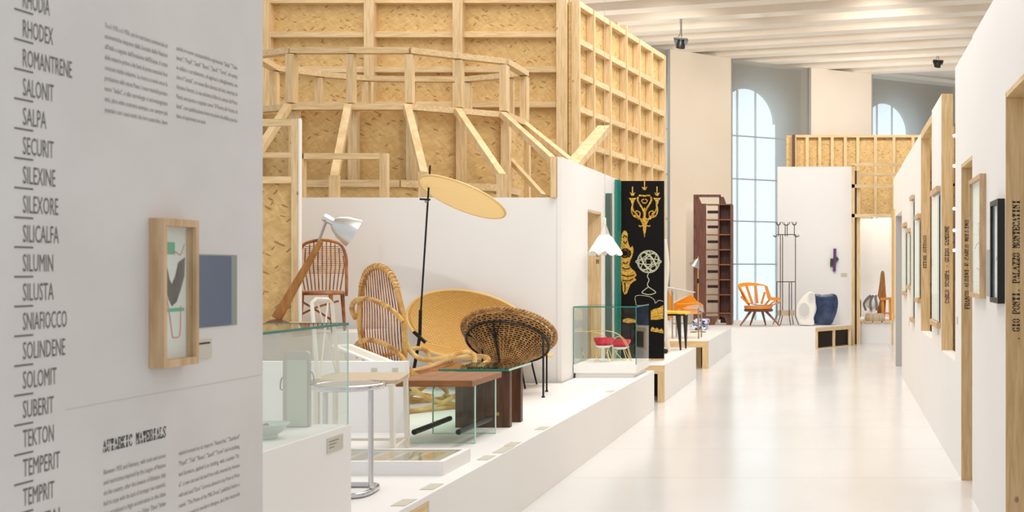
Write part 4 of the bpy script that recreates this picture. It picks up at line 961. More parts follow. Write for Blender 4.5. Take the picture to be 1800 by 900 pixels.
# ================================================================ RATTAN SIDE CHAIR (far left)
t = thing('rattan_chair', 'small rattan chair with rounded lattice back behind the desk lamp', 'chair', (-4.36, 9.65, .87))
pl = thing('low_plinth', 'white plinth under the lattice-backed rattan chair', 'plinth', (-4.3, 9.7, PT))
MB().box(-4.75, -3.95, 9.42, 9.98, PT, .87).build('body', 'white', pl)
D = 9.62; cx = -4.37; hw = .205
zb = P(0, 508, D).z; ztop = P(0, 422, D).z
hoop = [(cx + hw, D, zb - .06), (cx + hw, D, zb + .15), (cx + hw * .98, D, zb + .27), (cx + hw * .78, D, zb + .37), (cx + hw * .4, D, ztop - .01), (cx, D, ztop), (cx - hw * .4, D, ztop - .01), (cx - hw * .78, D, zb + .37), (cx - hw * .98, D, zb + .27), (cx - hw, D, zb + .15), (cx - hw, D, zb - .06)]
tube('back_hoop', 'rattan_red', t, spline(hoop, 4), .013, 8)
for i in range(11):
    k = -1 + 2 * (i + .5) / 11; zt_ = ztop - .01 - .16 * abs(k) ** 3
    tube('rod', 'rattan_red', t, [(cx + k * hw * .8, D + .005, zb - .01), (cx + k * hw, D, zb + .2), (cx + k * hw * .95, D, zt_)], .0055, 6)
lat = MB()
for j in range(15):
    z = zb + .135 + j * .016
    hw2 = hw if z < zb + .27 else hw * (1 - ((z - zb - .27) / .2) ** 1.5)
    lat.tube([(cx - hw2, D - .004, z), (cx, D + .004, z), (cx + hw2, D - .004, z)], .003, 4)
tag(lat.build('lattice', 'rattan', t), kind='stuff')
tube('seat_rim', 'rattan_red', t, [(cx + .22 * math.cos(a), D - .13 + .17 * math.sin(a), zb - .03) for a in [2 * math.pi * k / 28 for k in range(28)]], .016, 8, closed=True)
MB().lathe([(0, 0), (.20, 0), (.20, .01), (0, .012)], 28, Matrix.Translation((cx, D - .13, zb - .035)) @ Matrix.Diagonal((1, .78, 1, 1))).build('seat', 'rattan', t)
for sx in (-1, 1):
    for dy in (-.22, 0):
        MB().tube([(cx + sx * .17, D + dy, zb - .04), (cx + sx * .19, D + dy * 1.05, .874)], [.018, .012], 8).build('leg', 'rattan_red', t, smooth=True)
    MB().tube(spline([(cx + sx * .18, D - .2, zb - .26), (cx, D - .16, zb - .16), (cx - sx * .16, D - .05, zb - .10)], 5), .009, 6).build('bent_brace', 'rattan_red', t, smooth=True)
wvn = MB()
for j in range(3): wvn.tube([(cx - .2, D - .235, .90 + .018 * j), (cx + .21, D - .235, .90 + .018 * j)], .004, 5)
for j in range(16): wvn.tube([(cx - .2 + .027 * j, D - .235, .895), (cx - .2 + .027 * j, D - .235, .94)], .004, 5)
tag(wvn.build('woven_stretcher', 'rattan', t), kind='stuff')

# ================================================================ CAPTION CARDS ON THE PLATFORM
cards = [(710, 884, 'caption card on the platform, nearest the viewer'), (759, 856, 'caption card on the platform in front of the glazed tray'), (855, 805, 'caption card on the platform just right of the glazed tray'), (885, 791, 'larger caption card on the platform before the wooden table'), (901, 781, 'caption card on the platform below the dark slab table'), (953, 753, 'caption card at the platform edge before the basket chair'), (1073, 688, 'caption card on the platform in front of the small vitrine')]
for i, (x, y, l) in enumerate(cards):
    D = 1.01 * FPX / (y - 472); X = (x - 1475) * D / FPX; s = .11 if i == 3 else .07
    tag(MB().box(X - .03, X + .03, D - s, D + s, PT, PT + .003).build('caption_card', 'card'), l, 'label', 'caption cards lying on the long platform')
# ================================================================ SMALL VITRINE WITH MINIATURE CHAIRS
t = thing('vitrine', 'small glass vitrine with low white base and miniature red chairs at the platform corner', 'display case', (-2.16, 10.8, PT))
x0, x1, d0, d1 = -2.45, -1.874, 10.5, 11.2
MB().box(x0 + .01, x1 - .03, d0 + .03, d1 - .03, PT, .435).build('base', 'white', t); MB().box(x0, x1, d0, d1, .435, .515).build('tray', 'white', t)
for a in ((x0, x1, d0, d0 + .007), (x0, x1, d1 - .007, d1), (x0, x0 + .007, d0, d1), (x1 - .007, x1, d0, d1)):
    MB().box(*a, .515, 1.043).build('glass_pane', 'glass', t)
MB().box(x0, x1, d0, d1, 1.043, 1.050).build('glass_lid', 'glass', t)
for a in ((x0, x1, d0 - .002, d0 + .004), (x1 - .004, x1 + .002, d0, d1)):
    MB().box(*a, 1.040, 1.051).build('glass_edge', 'teal', t)
for x in (x0, x1): MB().box(x - .003, x + .003, d0 - .003, d0 + .005, .515, 1.045).build('glass_edge', 'teal', t)
def mini(cx, D, z, lab):
    t = thing('miniature_chair', lab, 'chair', (cx, D, .515), 'miniature red shell chairs in the small vitrine')
    prof = [(0, 0), (.04, .006), (.075, .028), (.092, .06), (.097, .085), (.092, .085), (.07, .035), (.035, .012), (0, .008)]
    MB().lathe(prof, 28, Matrix.Translation((cx, D, z)) @ Matrix.Rotation(R(-7), 4, 'X')).build('shell', 'red_plastic', t, smooth=True)
    MB().lathe([(0, -.012), (.05, -.006), (.082, .012), (.085, .018), (.05, .0), (0, -.004)], 28, Matrix.Translation((cx, D, z))).build('shell_lining', 'white', t, smooth=True)
    for k in range(4):
        a = math.pi / 4 + k * math.pi / 2
        tube('leg', 'gold_wire', t, spline([(cx + .035 * math.cos(a), D + .035 * math.sin(a), z), (cx + .06 * math.cos(a), D + .06 * math.sin(a), z - .03), (cx + .10 * math.cos(a), D + .10 * math.sin(a), .515)], 4), .0035, 6)
    return t
m1 = mini(-2.235, 10.80, .655, 'front miniature red shell chair with gold wire legs'); m2 = mini(-2.12, 11.04, .625, 'rear miniature red shell chair, lower and to the right')
t = thing('wire_arches', 'bent gold wire arches spanning the small vitrine', 'ornament', (-2.2, 10.8, .515))
for pts in (((1005, 620), (1012, 588), (1035, 583), (1065, 592), (1085, 622), (1098, 658)), ((1036, 582), (1075, 583), (1100, 600), (1112, 640), (1113, 655)), ((1036, 583), (1055, 592), (1070, 604)), ((1008, 592), (1022, 612), (1030, 635)), ((1066, 622), (1078, 598), (1090, 592), (1103, 612), (1108, 650))):
    pp = [P(max(x, 1012), y, 10.85) for x, y in pts]
    if pts[-1][1] > 600: pp[-1].z = .517
    tube('wire', 'gold_wire', t, spline(pp, 5), .0035, 6)

# ================================================================ FOLDING SCREEN
t = thing('folding_screen', 'tall black folding screen with gold candelabrum, clock and pale globe print', 'screen', (-2.2, 12.8, PT))
Ds = 12.5; sx0, sx1 = (1091.5 - 1475) * Ds / FPX, (1167 - 1475) * Ds / FPX; zt = EYE + 154 * Ds / FPX
leaf = MB().box(sx0 + .035, sx1, Ds, Ds + .03, PT + .02, zt).build('leaf', 'print_black', t); MB().box(sx0, sx0 + .033, Ds, Ds + .03, PT + .02, zt + .0).build('leaf', 'print_black', t)
MB().box(sx1 - .17, sx1, Ds + .0, Ds + .03, PT, PT + .02).build('foot', 'oak_frame', t)
MB().box(sx0, sx0 + .1, Ds + .0, Ds + .03, PT, PT + .02).build('foot', 'oak_frame', t)
# side leaf running toward the viewer, teal edge
MB().prism([Vector((sx0 - .0, Ds - .005, PT)), Vector((sx0 - .03, Ds - .005, PT)), Vector((-2.450, 12.43, PT)), Vector((-2.424, 12.43, PT))], (0, 0, zt - PT + .01)).build('side_leaf', 'teal', t)
def sp_(x, y): v = P(x, y, Ds); v.y = Ds - .002; return v
def flat(name, m_, pts): return MB().prism([sp_(*p) for p in pts], (0, -.0015, 0)).build(name, m_, t)
def line(name, m_, pts, r_=.0045, k=5): return tube(name, m_, leaf, spline([sp_(*p) for p in pts], k), r_, 5)
cxs = 1133
cand = MB()
def addflat(pts): cand.prism([sp_(*p) for p in pts], (0, -.0015, 0))
for dx_, yb in ((-21, 350), (0, 340), (22, 350)):
    x = cxs + dx_; top = yb - 22
    addflat([(x - 1, top), (x + 1, top), (x + 1, yb - 10), (x + 5, yb - 12), (x + 2, yb - 6), (x - 2, yb - 6), (x - 5, yb - 12), (x - 1, yb - 10)])
    if dx_: addflat([(x - 7, yb - 2), (x + 7, yb - 2), (x + 3, yb + 3), (x + 1.5, yb + 9), (x - 1.5, yb + 9), (x - 3, yb + 3)])
for sg in (-1, 1):
    for pts, r_ in ((((21, 358), (20, 370), (8, 384), (2, 396)), .008), (((21, 358), (23, 370), (19, 380), (10, 382), (8, 374), (14, 371), (17, 375)), .007), (((11, 346), (12, 352), (8, 360), (3, 368), (0, 378)), .010), (((10, 344), (4, 344), (0, 345)), .010), (((1, 350), (5, 353), (2, 357), (0, 357)), .007), (((14, 374), (14, 380), (18, 378)), .006), (((1, 384), (6, 386), (10, 382), (10, 386)), .010), (((2, 396), (8, 398), (10, 396)), .007)):
        cand.tube(spline([sp_(cxs + sg * x, y) for x, y in pts], 4), r_, 5)
addflat([(cxs - 3, 372), (cxs, 364), (cxs + 3, 372), (cxs + 2, 380), (cxs + 4, 392), (cxs + 2.5, 404), (cxs, 418), (cxs - 2.5, 404), (cxs - 4, 392), (cxs - 2, 380)])
cand.build('candelabrum_print', 'gold_print', leaf)
ck = MB()
def ap(mb, pts): mb.prism([sp_(*p) for p in pts], (0, -.0015, 0))
ap(ck, [(1093, 412), (1097, 405), (1101, 406), (1104, 412), (1103, 420), (1105, 428), (1108, 436), (1112, 432), (1114, 440), (1111, 452), (1108, 458), (1106, 466), (1110, 472), (1117, 478), (1119, 484), (1115, 488), (1119, 492), (1112, 496), (1108, 500), (1105, 508), (1102, 516), (1098, 518), (1095, 512), (1094, 500), (1092, 490), (1092, 430)])
ck.build('clock_print', 'gold_print', leaf)
mb = MB(); mb.lathe([(0, 0), (.055, 0), (.055, .001), (0, .001)], 24, Matrix.Translation(sp_(1099, 445) + Vector((0, -.003, 0))) @ Matrix.Rotation(R(90), 4, 'X')); mb.build('clock_face', 'print_black', leaf)
for k in range(12):
    a = 2 * math.pi * k / 12; c0 = sp_(1099, 445) + Vector((0, -.006, 0))
    MB().beam(c0 + Vector((.028 * math.cos(a), 0, .028 * math.sin(a))), c0 + Vector((.048 * math.cos(a), 0, .048 * math.sin(a))), .006, .002).build('numeral', 'gold_print', leaf)
dk = MB()
for pts in (((1094, 470), (1100, 473), (1108, 471)), ((1093, 483), (1104, 486), (1115, 483)), ((1094, 492), (1104, 494), (1113, 490)), ((1095, 418), (1099, 414), (1102, 418)), ((1096, 424), (1099, 428), (1102, 424)), ((1098, 496), (1099, 506), (1098, 514)), ((1104, 460), (1100, 464), (1095, 461)), ((1107, 440), (1109, 446), (1106, 452))):
    dk.tube(spline([sp_(*p) + Vector((0, -.002, 0)) for p in pts], 4), .0055, 5)
dk.build('clock_engraving', 'print_black', leaf)
c0 = sp_(1140, 460); gl = MB(); RR = .122
def ell(rx, rz, rot, w0=.0035):
    gl.tube([c0 + Vector((rx * math.cos(a) * math.cos(rot) - rz * math.sin(a) * math.sin(rot), 0, rx * math.cos(a) * math.sin(rot) + rz * math.sin(a) * math.cos(rot))) for a in [2 * math.pi * k / 36 for k in range(36)]], w0, 5, closed=True)
ell(RR, RR, 0, .005); ell(RR * .9, RR * .9, 0, .003); ell(RR * 1.15, .03, 0, .005); ell(RR, .04, .9, .005); ell(RR, .05, -.9, .005); ell(RR, .03, 1.6, .004); ell(RR, .07, .5, .004); ell(RR, .06, 2.2, .004)
ell(RR * .5, RR * .45, 0, .003)
for pts in (((1140, 481), (1138, 486), (1141, 492), (1138, 500), (1141, 505), (1150, 511), (1152, 515), (1141, 518), (1129, 515), (1131, 511), (1139, 505)),):
    gl.tube(spline([sp_(*p) for p in pts], 4), .005, 5)
gl.build('globe_print', 'pale_print', leaf)
line('scroll_print', 'pale_print', [(1118, 534), (1118, 520), (1140, 521), (1150, 527), (1152, 533), (1158, 528), (1166, 530)], .003)
bd_ = MB()
ap(bd_, [(1144, 546), (1150, 543), (1158, 541), (1166, 536), (1166, 560), (1156, 562), (1144, 562)]); ap(bd_, [(1144, 577), (1147, 574), (1151, 578), (1155, 576), (1159, 580), (1163, 577), (1166, 582), (1166, 586), (1155, 584), (1144, 582)])
ap(bd_, [(1095, 562), (1104, 559), (1118, 562), (1118, 567), (1104, 568), (1095, 566)]); bd_.build('bedstead_print', 'gold_print', leaf)

t = thing('green_panel', 'narrow dark green glazed panel against the side wall', 'panel', (-2.44, 11.95, PT))
a = P(1066, 340, 12.0); b = P(1077, 600, 12.0)
MB().box(-2.455, -2.40, 11.97, 12.0, PT, a.z).build('panel', 'teal_dark', t); MB().box(-2.40, -2.396, 11.96, 12.01, PT, a.z).build('edge', 'steel', t)
# pendant lamp
t = thing('pendant_lamp', 'white pleated handkerchief pendant lamp before the narrow doorway', 'lamp', (-2.27, 11.0, 1.9))
q = P(1063, 412, 11.0)
def wob(a, z): return 1 + (.17 * math.sin(7 * a) * min(1, max(0, -z / .13)))
prof = [(.028, 0), (.045, -.004), (.07, -.03), (.10, -.09), (.13, -.15), (.146, -.185), (.143, -.185), (.12, -.14), (.09, -.08), (.05, -.012)]
M_ = Matrix.Translation(q)
vs_o = MB(); vs_o.lathe(prof, 84, M_, wob); 
for i in range(len(vs_o.v)):
    x, y, z = vs_o.v[i]; a = math.atan2(y - q.y, x - q.x); f = max(0, (q.z - z) / .185); vs_o.v[i] = (x, y, z - .022 * math.cos(7 * a) * f)
vs_o.build('shade', 'white_metal', t, smooth=True)
MB().lathe([(.0, .15), (.014, .148), (.016, .09), (.03, .05), (.045, .01), (.05, -.01), (0, -.01)], 24, M_).build('glass_neck', 'clear_plastic', t, smooth=True)
MB().lathe([(0, .16), (.013, .16), (.013, .10), (0, .10)], 16, M_).build('lamp_holder', 'white_metal', t)
tube('cord', 'cord', t, [q + Vector((0, 0, .155)), (q.x, q.y, 6.34)], .0022, 5); MB().lathe([(0, 0), (.05, 0), (.05, .02), (0, .02)], 16, Matrix.Translation((q.x, q.y, 6.33))).build('ceiling_rose', 'white_metal', t)
# ================================================================ YELLOW STOOL, PLASTIC CHAIR ETC ON PLATFORMS
t = thing('yellow_seat_chair', 'yellow seat on tapered black legs right beside the black screen', 'chair', (-2.05, 14.2, PT))
z = P(0, 551, 14.2).z; pl_ = [Vector((-2.26, 14.0, z)), Vector((-2.0, 13.98, z + .005)), Vector((-1.88, 14.05, z - .012)), Vector((-1.87, 14.35, z - .01)), Vector((-2.25, 14.38, z + .01))]
MB().prism(pl_, (0, 0, .028)).build('seat', 'yellow', t, .006)
MB().box(-2.24, -1.9, 14.02, 14.34, z - .022, z - .002).build('seat_frame', 'black', t)
for (a, b) in (((-1.99, 14.08), (-1.955, 14.03)), ((-1.93, 14.28), (-1.935, 14.36)), ((-2.20, 14.08), (-2.24, 14.03)), ((-2.20, 14.28), (-2.24, 14.36))):
    MB().tube([(a[0], a[1], z), (b[0], b[1], PT + .003)], [.034, .010], 8).build('leg', 'black', t, smooth=True)
t = thing('leaning_horn', 'cream tapering curved post with dark foot behind the screen edge', 'sculpture', (-2.06, 13.6, PT))
pts = [P(1169, 420, 13.6), P(1172, 470, 13.6), P(1166.5, 520, 13.6), P(1169, 570, 13.6), P(1176, 610, 13.6)]; pts[-1].z = PT + .01
MB().tube(spline(pts, 5), [.02 + .02 * math.sin(math.pi * k / 20) for k in range(21)], 10).build('horn', 'cream_metal', t, smooth=True)
MB().ball((P(1170, 0, 13.5).x, 13.5, PT + .03), .03, 1, 1, 1).build('foot', 'black', t, smooth=True)
t = thing('armchair', 'chrome armchair with orange panels and clear plastic arms', 'chair', (-2.2, 16.5, PT))
D = 16.4
def pf(x, y, d_=0): return P(x, y, D + d_)
MB().prism([pf(1175, 506, .5), pf(1183, 512, .5), pf(1183, 556, .5), pf(1175, 562, .5)], (0, .03, 0)).build('back_panel', 'orange', t)
MB().prism([pf(1184, 534, .3), pf(1208, 520, .3), pf(1213, 515, .3), pf(1227, 533, .3), pf(1229, 547, .3), pf(1200, 553, .3), pf(1184, 551, .3)], (0, .04, 0)).build('back_panel', 'orange', t)
MB().prism([pf(1190, 545), pf(1225, 546), pf(1232, 552, .3), pf(1182, 552, .3)], (0, 0, .02)).build('seat', 'orange', t)
MB().prism([pf(1171, 504.5), pf(1222, 513), pf(1185, 530)], (0, .012, 0)).build('arm', 'clear_plastic', t); MB().prism([pf(1176, 507, -.002), pf(1218, 514, -.002), pf(1189, 520, -.002)], (0, -.012, 0)).build('arm_web', 'clear_plastic', t)
MB().prism([pf(1190, 548), pf(1208, 538), pf(1230, 534), pf(1236, 538), pf(1238, 550), pf(1226, 544), pf(1208, 543)], (0, .012, 0)).build('arm', 'clear_plastic', t)
tube('arm_rail', 'white_metal', t, [pf(1171, 504.5), pf(1222, 514), pf(1184, 532)], .008, 6)
tube('arm_rail', 'orange', t, [pf(1190, 535), pf(1230, 533), pf(1236, 538)], .010, 6)
for px, d_, yt in ((1182, 0, 508), (1189, .45, 506), (1228, -.1, 541), (1233, .35, 538)):
    a = pf(px, yt, d_); b = Vector((a.x, a.y, PT)); tube('leg', 'steel', t, [a, b], .011, 8)
MB().beam(pf(1182, 569), pf(1228, 568), .012, .012).build('stretcher', 'steel', t)
# brass floor lamp
t = thing('floor_lamp', 'thin brass floor lamp with small tilted pale shade, before the bookcase', 'lamp', (-2.2, 18.0, PT))
D = 18.0; a = P(1227, 451, D)
tube('pole', 'brass', t, [a, (a.x, D, PT + .01)], .010, 8); MB().lathe([(0, 0), (.13, 0), (.12, .015), (0, .02)], 24, Matrix.Translation((a.x, D, PT))).build('base', 'brass', t)
MB().box(a.x - .016, a.x + .016, D - .016, D + .016, P(0, 498, D).z, P(0, 490, D).z).build('switch', 'black', t)
Mh = Matrix.Translation(P(1227, 455, D - .03)) @ Matrix.Rotation(R(28), 4, 'Y')
MB().lathe([(.012, 0), (.03, -.015), (.075, -.10), (.095, -.135), (.09, -.135), (.02, -.01)], 24, Mh).build('shade', 'steel', t, smooth=True)
# folded blue printed cushions
for i, (x0_, x1_, y0_, y1_, l) in enumerate(((1213, 1240, 571, 580, 'blue and white printed cushion, lower front one of the stack'), (1217, 1243, 562, 571, 'blue and white printed cushion, upper one of the stack'))):
    D = 18.6 + .15 * i; a = P(x0_, y1_, D); b = P(x1_, y0_, D); zz = PT if i == 0 else PT + .085
    o = MB().box(a.x, b.x, D, D + .4, zz, zz + .085).build('cushion', 'blue_print', None, .02); tag(o, l, 'cushion', 'printed cushions on the far platform')

# ================================================================ BOOKCASE
t = thing('bookcase', 'tall dark mahogany open bookcase before the column', 'bookcase', (-2.35, 20.3, PT))
D = 20.3
def bb(name, x0_, x1_, y0_, y1_, da, db, m_='mahogany'):
    a = P(x0_, y1_, D); b = P(x1_, y0_, D); return MB().box(a.x, b.x, D + da, D + db, a.z, b.z).build(name, m_, t)
MB().prism([P(1219, 343, D), P(1227, 343, D), P(1233, 358, D), P(1241, 358, D), P(1241, 571, D), P(1237, 571, D), P(1219, 571, D)], (0, .03, 0)).build('side_panel', 'mahogany', t)
bb('top_rail', 1219, 1267, 342, 346.5, -.01, .05)
MB().prism([P(1264, 346, D + .05), P(1272, 346, D + .05), P(1276, 357, D + .05), P(1276, 360, D + .05), P(1264, 360, D + .05)], (0, .03, 0)).build('top_panel', 'mahogany', t)
bb('back_panel', 1263.5, 1284.5, 359, 569, .28, .30); bb('side_panel', 1284, 1286.5, 358.5, 570, -.02, .30); bb('divider', 1262, 1264.5, 359, 562, .0, .30)
for i, y in enumerate((359, 386, 412.3, 438.7, 465, 491.5, 518, 550.5)):
    bb('shelf', 1241, 1262, y - .6, y + 1.2, -.005, .28, 'teak' if i % 1 == 0 else 'mahogany'); bb('shelf', 1264.5, 1284.5, y - .6, y + 1.2, -.005, .28, 'teak')
for y in (371.5, 398, 424.5, 451, 477.5, 504, 530.5): bb('back_rail', 1241, 1266, y - 2.5, y + 2.5, .24, .27, 'walnut')
for y in (371.5, 398, 424.5, 451, 477.5, 504, 530.5): bb('peg', 1219.5, 1221.5, y - 2.5, y + 2.5, -.012, .0, 'walnut')
MB().prism([P(1241, 556, D), P(1262, 556, D), P(1256, 571, D), P(1246, 571, D)], (0, .03, 0)).build('foot_panel', 'mahogany', t)
MB().prism([P(1264, 556, D + .05), P(1274, 558, D + .05), P(1277, 571, D + .05), P(1284, 571, D + .05), P(1284, 552, D + .05), P(1264, 552, D + .05)], (0, .03, 0)).build('foot_panel', 'mahogany', t)
t = thing('low_partition', 'cream board standing behind the bookcase', 'panel', (-2.5, 21.2, PT))
MB().box(P(1206, 0, 21.2).x, P(1262, 0, 21.2).x, 21.2, 21.24, PT, P(0, 357, 21.2).z).build('board', 'wall_cream', t)

# ================================================================ ORANGE CHAIR
t = thing('orange_armchair', 'orange wooden slatted armchair on splayed brown legs by the window', 'chair', (-1.4, 19.95, PT))
D = 19.9
def po(x, y, d_=0): return P(1290 + x / 9, 480 + y / 9, D + d_)
MB().prism([po(60, 190), po(90, 165), po(160, 150), po(240, 147), po(320, 155), po(400, 165), po(490, 185), po(500, 200), po(490, 205), po(400, 195), po(320, 200), po(210, 205), po(130, 215), po(85, 245), po(70, 230)], (0, .03, 0)).build('top_rail', 'orange', t, .004)
MB().prism([po(480, 190, -.25), po(530, 205, -.25), po(590, 380, -.25), po(735, 388, -.25), po(742, 425, -.25), po(560, 432, -.25), po(530, 400, -.25)], (0, .03, 0)).build('arm', 'orange_wood', t, .004)
MB().prism([po(60, 190, -.1), po(90, 180, -.1), po(150, 330, -.3), po(250, 470, -.3), po(220, 480, -.3), po(130, 370, -.3)], (0, .03, 0)).build('arm', 'orange', t, .004)
for a, b, wd in (((200, 205), (295, 490), .045), ((340, 200), (370, 480), .05), ((490, 300), (435, 490), .04), ((560, 425), (490, 510), .035), ((660, 430), (500, 560), .03), ((85, 240), (250, 500), .035), ((110, 370), (260, 530), .025), ((740, 440), (520, 560), .022)):
    MB().beam(po(*a), po(*b, .0), wd, .014, (0, 1, 0)).build('slat', 'orange_wood', t)
sc0 = po(385, 545)
MB().lathe([(0, -.01), (.24, .0), (.25, .05), (.24, .052), (.05, .02), (0, .018)], 30, Matrix.Translation(sc0 + Vector((0, 0, -.02))) @ Matrix.Diagonal((1, .9, 1, 1))).build('seat', 'orange_wood', t, smooth=True)
tube('seat_ring', 'steel', t, spline([po(110, 370), po(180, 440), po(280, 490), po(400, 505), po(560, 505), po(680, 490), po(740, 455)], 4), .006, 6)
MB().lathe([(0, 0), (.24, 0), (.26, .025), (.24, .05), (0, .05)], 30, Matrix.Translation(po(390, 608)) @ Matrix.Diagonal((1, .8, 1, 1))).build('leg_ring', 'mahogany', t, smooth=True)
for a, b, d_ in (((275, 590), (100, 825), -.1), ((335, 600), (258, 838), .15), ((450, 605), (503, 822), .2), ((500, 595), (725, 830), -.1)):
    p1_ = po(*a); p2_ = po(*b, d_); p2_.z = PT + .014; MB().tube([p1_, p2_], [.026, .014], 8).build('leg', 'teak', t, smooth=True)

# ================================================================ COAT RACK
t = thing('coat_rack', 'thin black wire coat and umbrella stand between orange chair and white vase', 'coat rack', (-.93, 20.4, PT))
D = 20.4
def pr_(x, y, d_=0): return P(1350 + x / 4.5, 380 + y / 4.5, D + d_)
def wire(name, pts, r_=.007, sm=False): return tube(name, 'black_metal', t, spline(pts, 4) if sm else pts, r_, 6)
for x, d_ in ((98, -.15), (115, .15), (217, 0)): wire('upright', [pr_(x, 145, d_), pr_(x, 785, d_)])
wire('ring', [pr_(72, 145), pr_(217, 145, -.14)]); wire('ring', [pr_(72, 145), pr_(217, 145, .14)])
for x, d_ in ((70, 0), (168, -.15), (186, .15)): wire('lower_upright', [pr_(x, 520, d_), pr_(x, 785, d_)])
wire('mid_rail', [pr_(68, 519, 0), pr_(217, 519, -.1)]); wire('mid_rail', [pr_(68, 519, .02), pr_(217, 519, .1)])
MB().box(pr_(75, 0).x, pr_(205, 0).x, D - .12, D + .12, pr_(0, 785).z, pr_(0, 745).z).build('umbrella_tray', 'seat_beige', t)
for (x0_, x1_, d_) in ((70, 38, 0), (98, 75, -.15), (115, 98, -.1), (168, 178, -.15), (190, 200, .1), (215, 242, 0)):
    a = pr_(x0_, 785, d_); b = pr_(x1_, 848, d_); b.z = PT + .004; wire('foot', [a, b])
for x in (83, 136, 152, 208):
    wire('hook_stem', [pr_(x, 65), pr_(x, 160)])
for cx_ in (83, 144, 208):
    s = 20 if cx_ != 144 else 32
    for sg in (-1, 1): wire('hook', [pr_(cx_, 72), pr_(cx_ + sg * s * .6, 66), pr_(cx_ + sg * s, 45)], .006, True); wire('hook', [pr_(cx_, 70, .05 * sg), pr_(cx_ + sg * s * .3, 66, .1 * sg), pr_(cx_ + sg * s * .5, 48, .14 * sg)], .005, True)
for cx_, sg in ((62, -1), (225, 1)):
    for k in (0, 1): wire('side_hook', [pr_(cx_ - sg * 8, 145), pr_(cx_, 165 - 6 * k), pr_(cx_ + sg * (10 + 8 * k), 160), pr_(cx_ + sg * (12 + 10 * k), 148)], .005, True)

# ================================================================ VASES
def shell(name, m_, t, outline, d0, thick, holes=()):
    n = len(outline); cx_ = sum(p[0] for p in outline) / n; cy_ = sum(p[1] for p in outline) / n
    mb = MB(); layers = [(.90, 0), (.985, .03), (1, .5), (.985, .97), (.90, 1)]
    vs = []
    for s_, k in layers:
        for (x, y) in outline: vs.append(P(cx_ + (x - cx_) * s_, cy_ + (y - cy_) * s_, d0) + Vector((0, thick * k, 0)))
    fs = [tuple(range(n))[::-1], tuple(range(4 * n, 5 * n))] + [(i * n + k, i * n + (k + 1) % n, (i + 1) * n + (k + 1) % n, (i + 1) * n + k) for i in range(4) for k in range(n)]
    return mb.add(vs, fs).build(name, m_, t, smooth=True)
def pv(x, y): return (1395 + x / 7.5, 500 + y / 7.5)
def sm2(pts, k=5):
    c = spline([Vector((x, y, 0)) for x, y in pts + [pts[0]]], k)[:-1]; return [(v.x, v.y) for v in c]
t = thing('white_vase', 'white ceramic vase with two large round openings', 'vase', (-.62, 20.1, PT))
outl = sm2([pv(90, 533), pv(50, 440), pv(35, 350), pv(60, 240), pv(130, 150), pv(200, 98), pv(250, 105), pv(282, 160), pv(288, 260), pv(282, 350), pv(262, 440), pv(268, 533), pv(180, 538)])
o = shell('body', 'ceramic_white', t, outl, 20.0, .26)
def cutter(cx_, cy_, rx, ry):
    mb = MB(); c = P(*pv(cx_, cy_), 20.0)
    mb.lathe([(0, -.3), (1, -.3), (1, .1), (0, .1)], 32, Matrix.Translation(c) @ Matrix.Diagonal((rx / 7.5 * 20 / FPX, 1, ry / 7.5 * 20 / FPX, 1)) @ Matrix.Rotation(R(90), 4, 'X'))
    return mb
for (cx_, cy_, rx, ry) in ((140, 340, 72, 100), (232, 172, 42, 62)):
    cm = cutter(cx_, cy_, rx, ry)
    c = P(*pv(cx_, cy_), 19.995)
    tube('opening_lip', 'ceramic_white', t, [c + Vector((rx / 7.5 * .01 * math.cos(a), -.004, ry / 7.5 * .01 * math.sin(a))) for a in [2 * math.pi * k / 32 for k in range(32)]], .009, 6, closed=True)
    # recessed bowl, its rim shaded by real depth
    bo = bpy.data.meshes.new('cut'); bo.from_pydata(cm.v, [], cm.f)
    bmx = bmesh.new(); bmx.from_mesh(bo); bmesh.ops.remove_doubles(bmx, verts=bmx.verts, dist=1e-6); bmesh.ops.recalc_face_normals(bmx, faces=bmx.faces); bmx.to_mesh(bo); bmx.free()
    co = bpy.data.objects.new('cut', bo); C.objects.link(co)
    md = o.modifiers.new('opening', 'BOOLEAN'); md.object = co; md.solver = 'EXACT'
    dg = bpy.context.evaluated_depsgraph_get(); nm = bpy.data.meshes.new_from_object(o.evaluated_get(dg)); o.modifiers.clear(); o.data = nm
    bpy.data.objects.remove(co)
t = thing('blue_vase', 'glossy dark blue ceramic vase with wavy top', 'vase', (-.25, 20.2, PT))
outl = sm2([pv(270, 525), pv(265, 440), pv(300, 330), pv(285, 220), pv(272, 132), pv(380, 138), pv(460, 130), pv(520, 122), pv(570, 150), pv(588, 240), pv(572, 360), pv(535, 460), pv(495, 528), pv(380, 530)])
o = shell('body', 'ceramic_blue', t, outl, 20.28, .30)
# wall relief and card
t = thing('wall_relief', 'small purple and dark green cross-shaped relief on the far panel wall', 'relief', (-.1, 21.0, 1.6))
D = 21.0
def rl(m_, n_, pts, th_): MB().prism([P(x, y, D) for x, y in pts], (0, th_, 0)).build(n_, m_, t)
rl('purple', 'upright_bar', [(1465, 437), (1470, 437), (1469, 477), (1464, 477)], .05)
rl('green_dark', 'side_block', [(1459.5, 454.5), (1465, 454.5), (1464.5, 468), (1459, 468)], .05); rl('green_dark', 'pointed_block', [(1470, 450), (1474.5, 455), (1469.5, 462)], .05)
tag(MB().box(P(1478, 0, 21).x, P(1489, 0, 21).x, 21.04, 21.05, P(0, 486, 21).z, P(0, 480, 21).z).build('caption_card', 'card'), 'small caption card beside the purple relief', 'label')

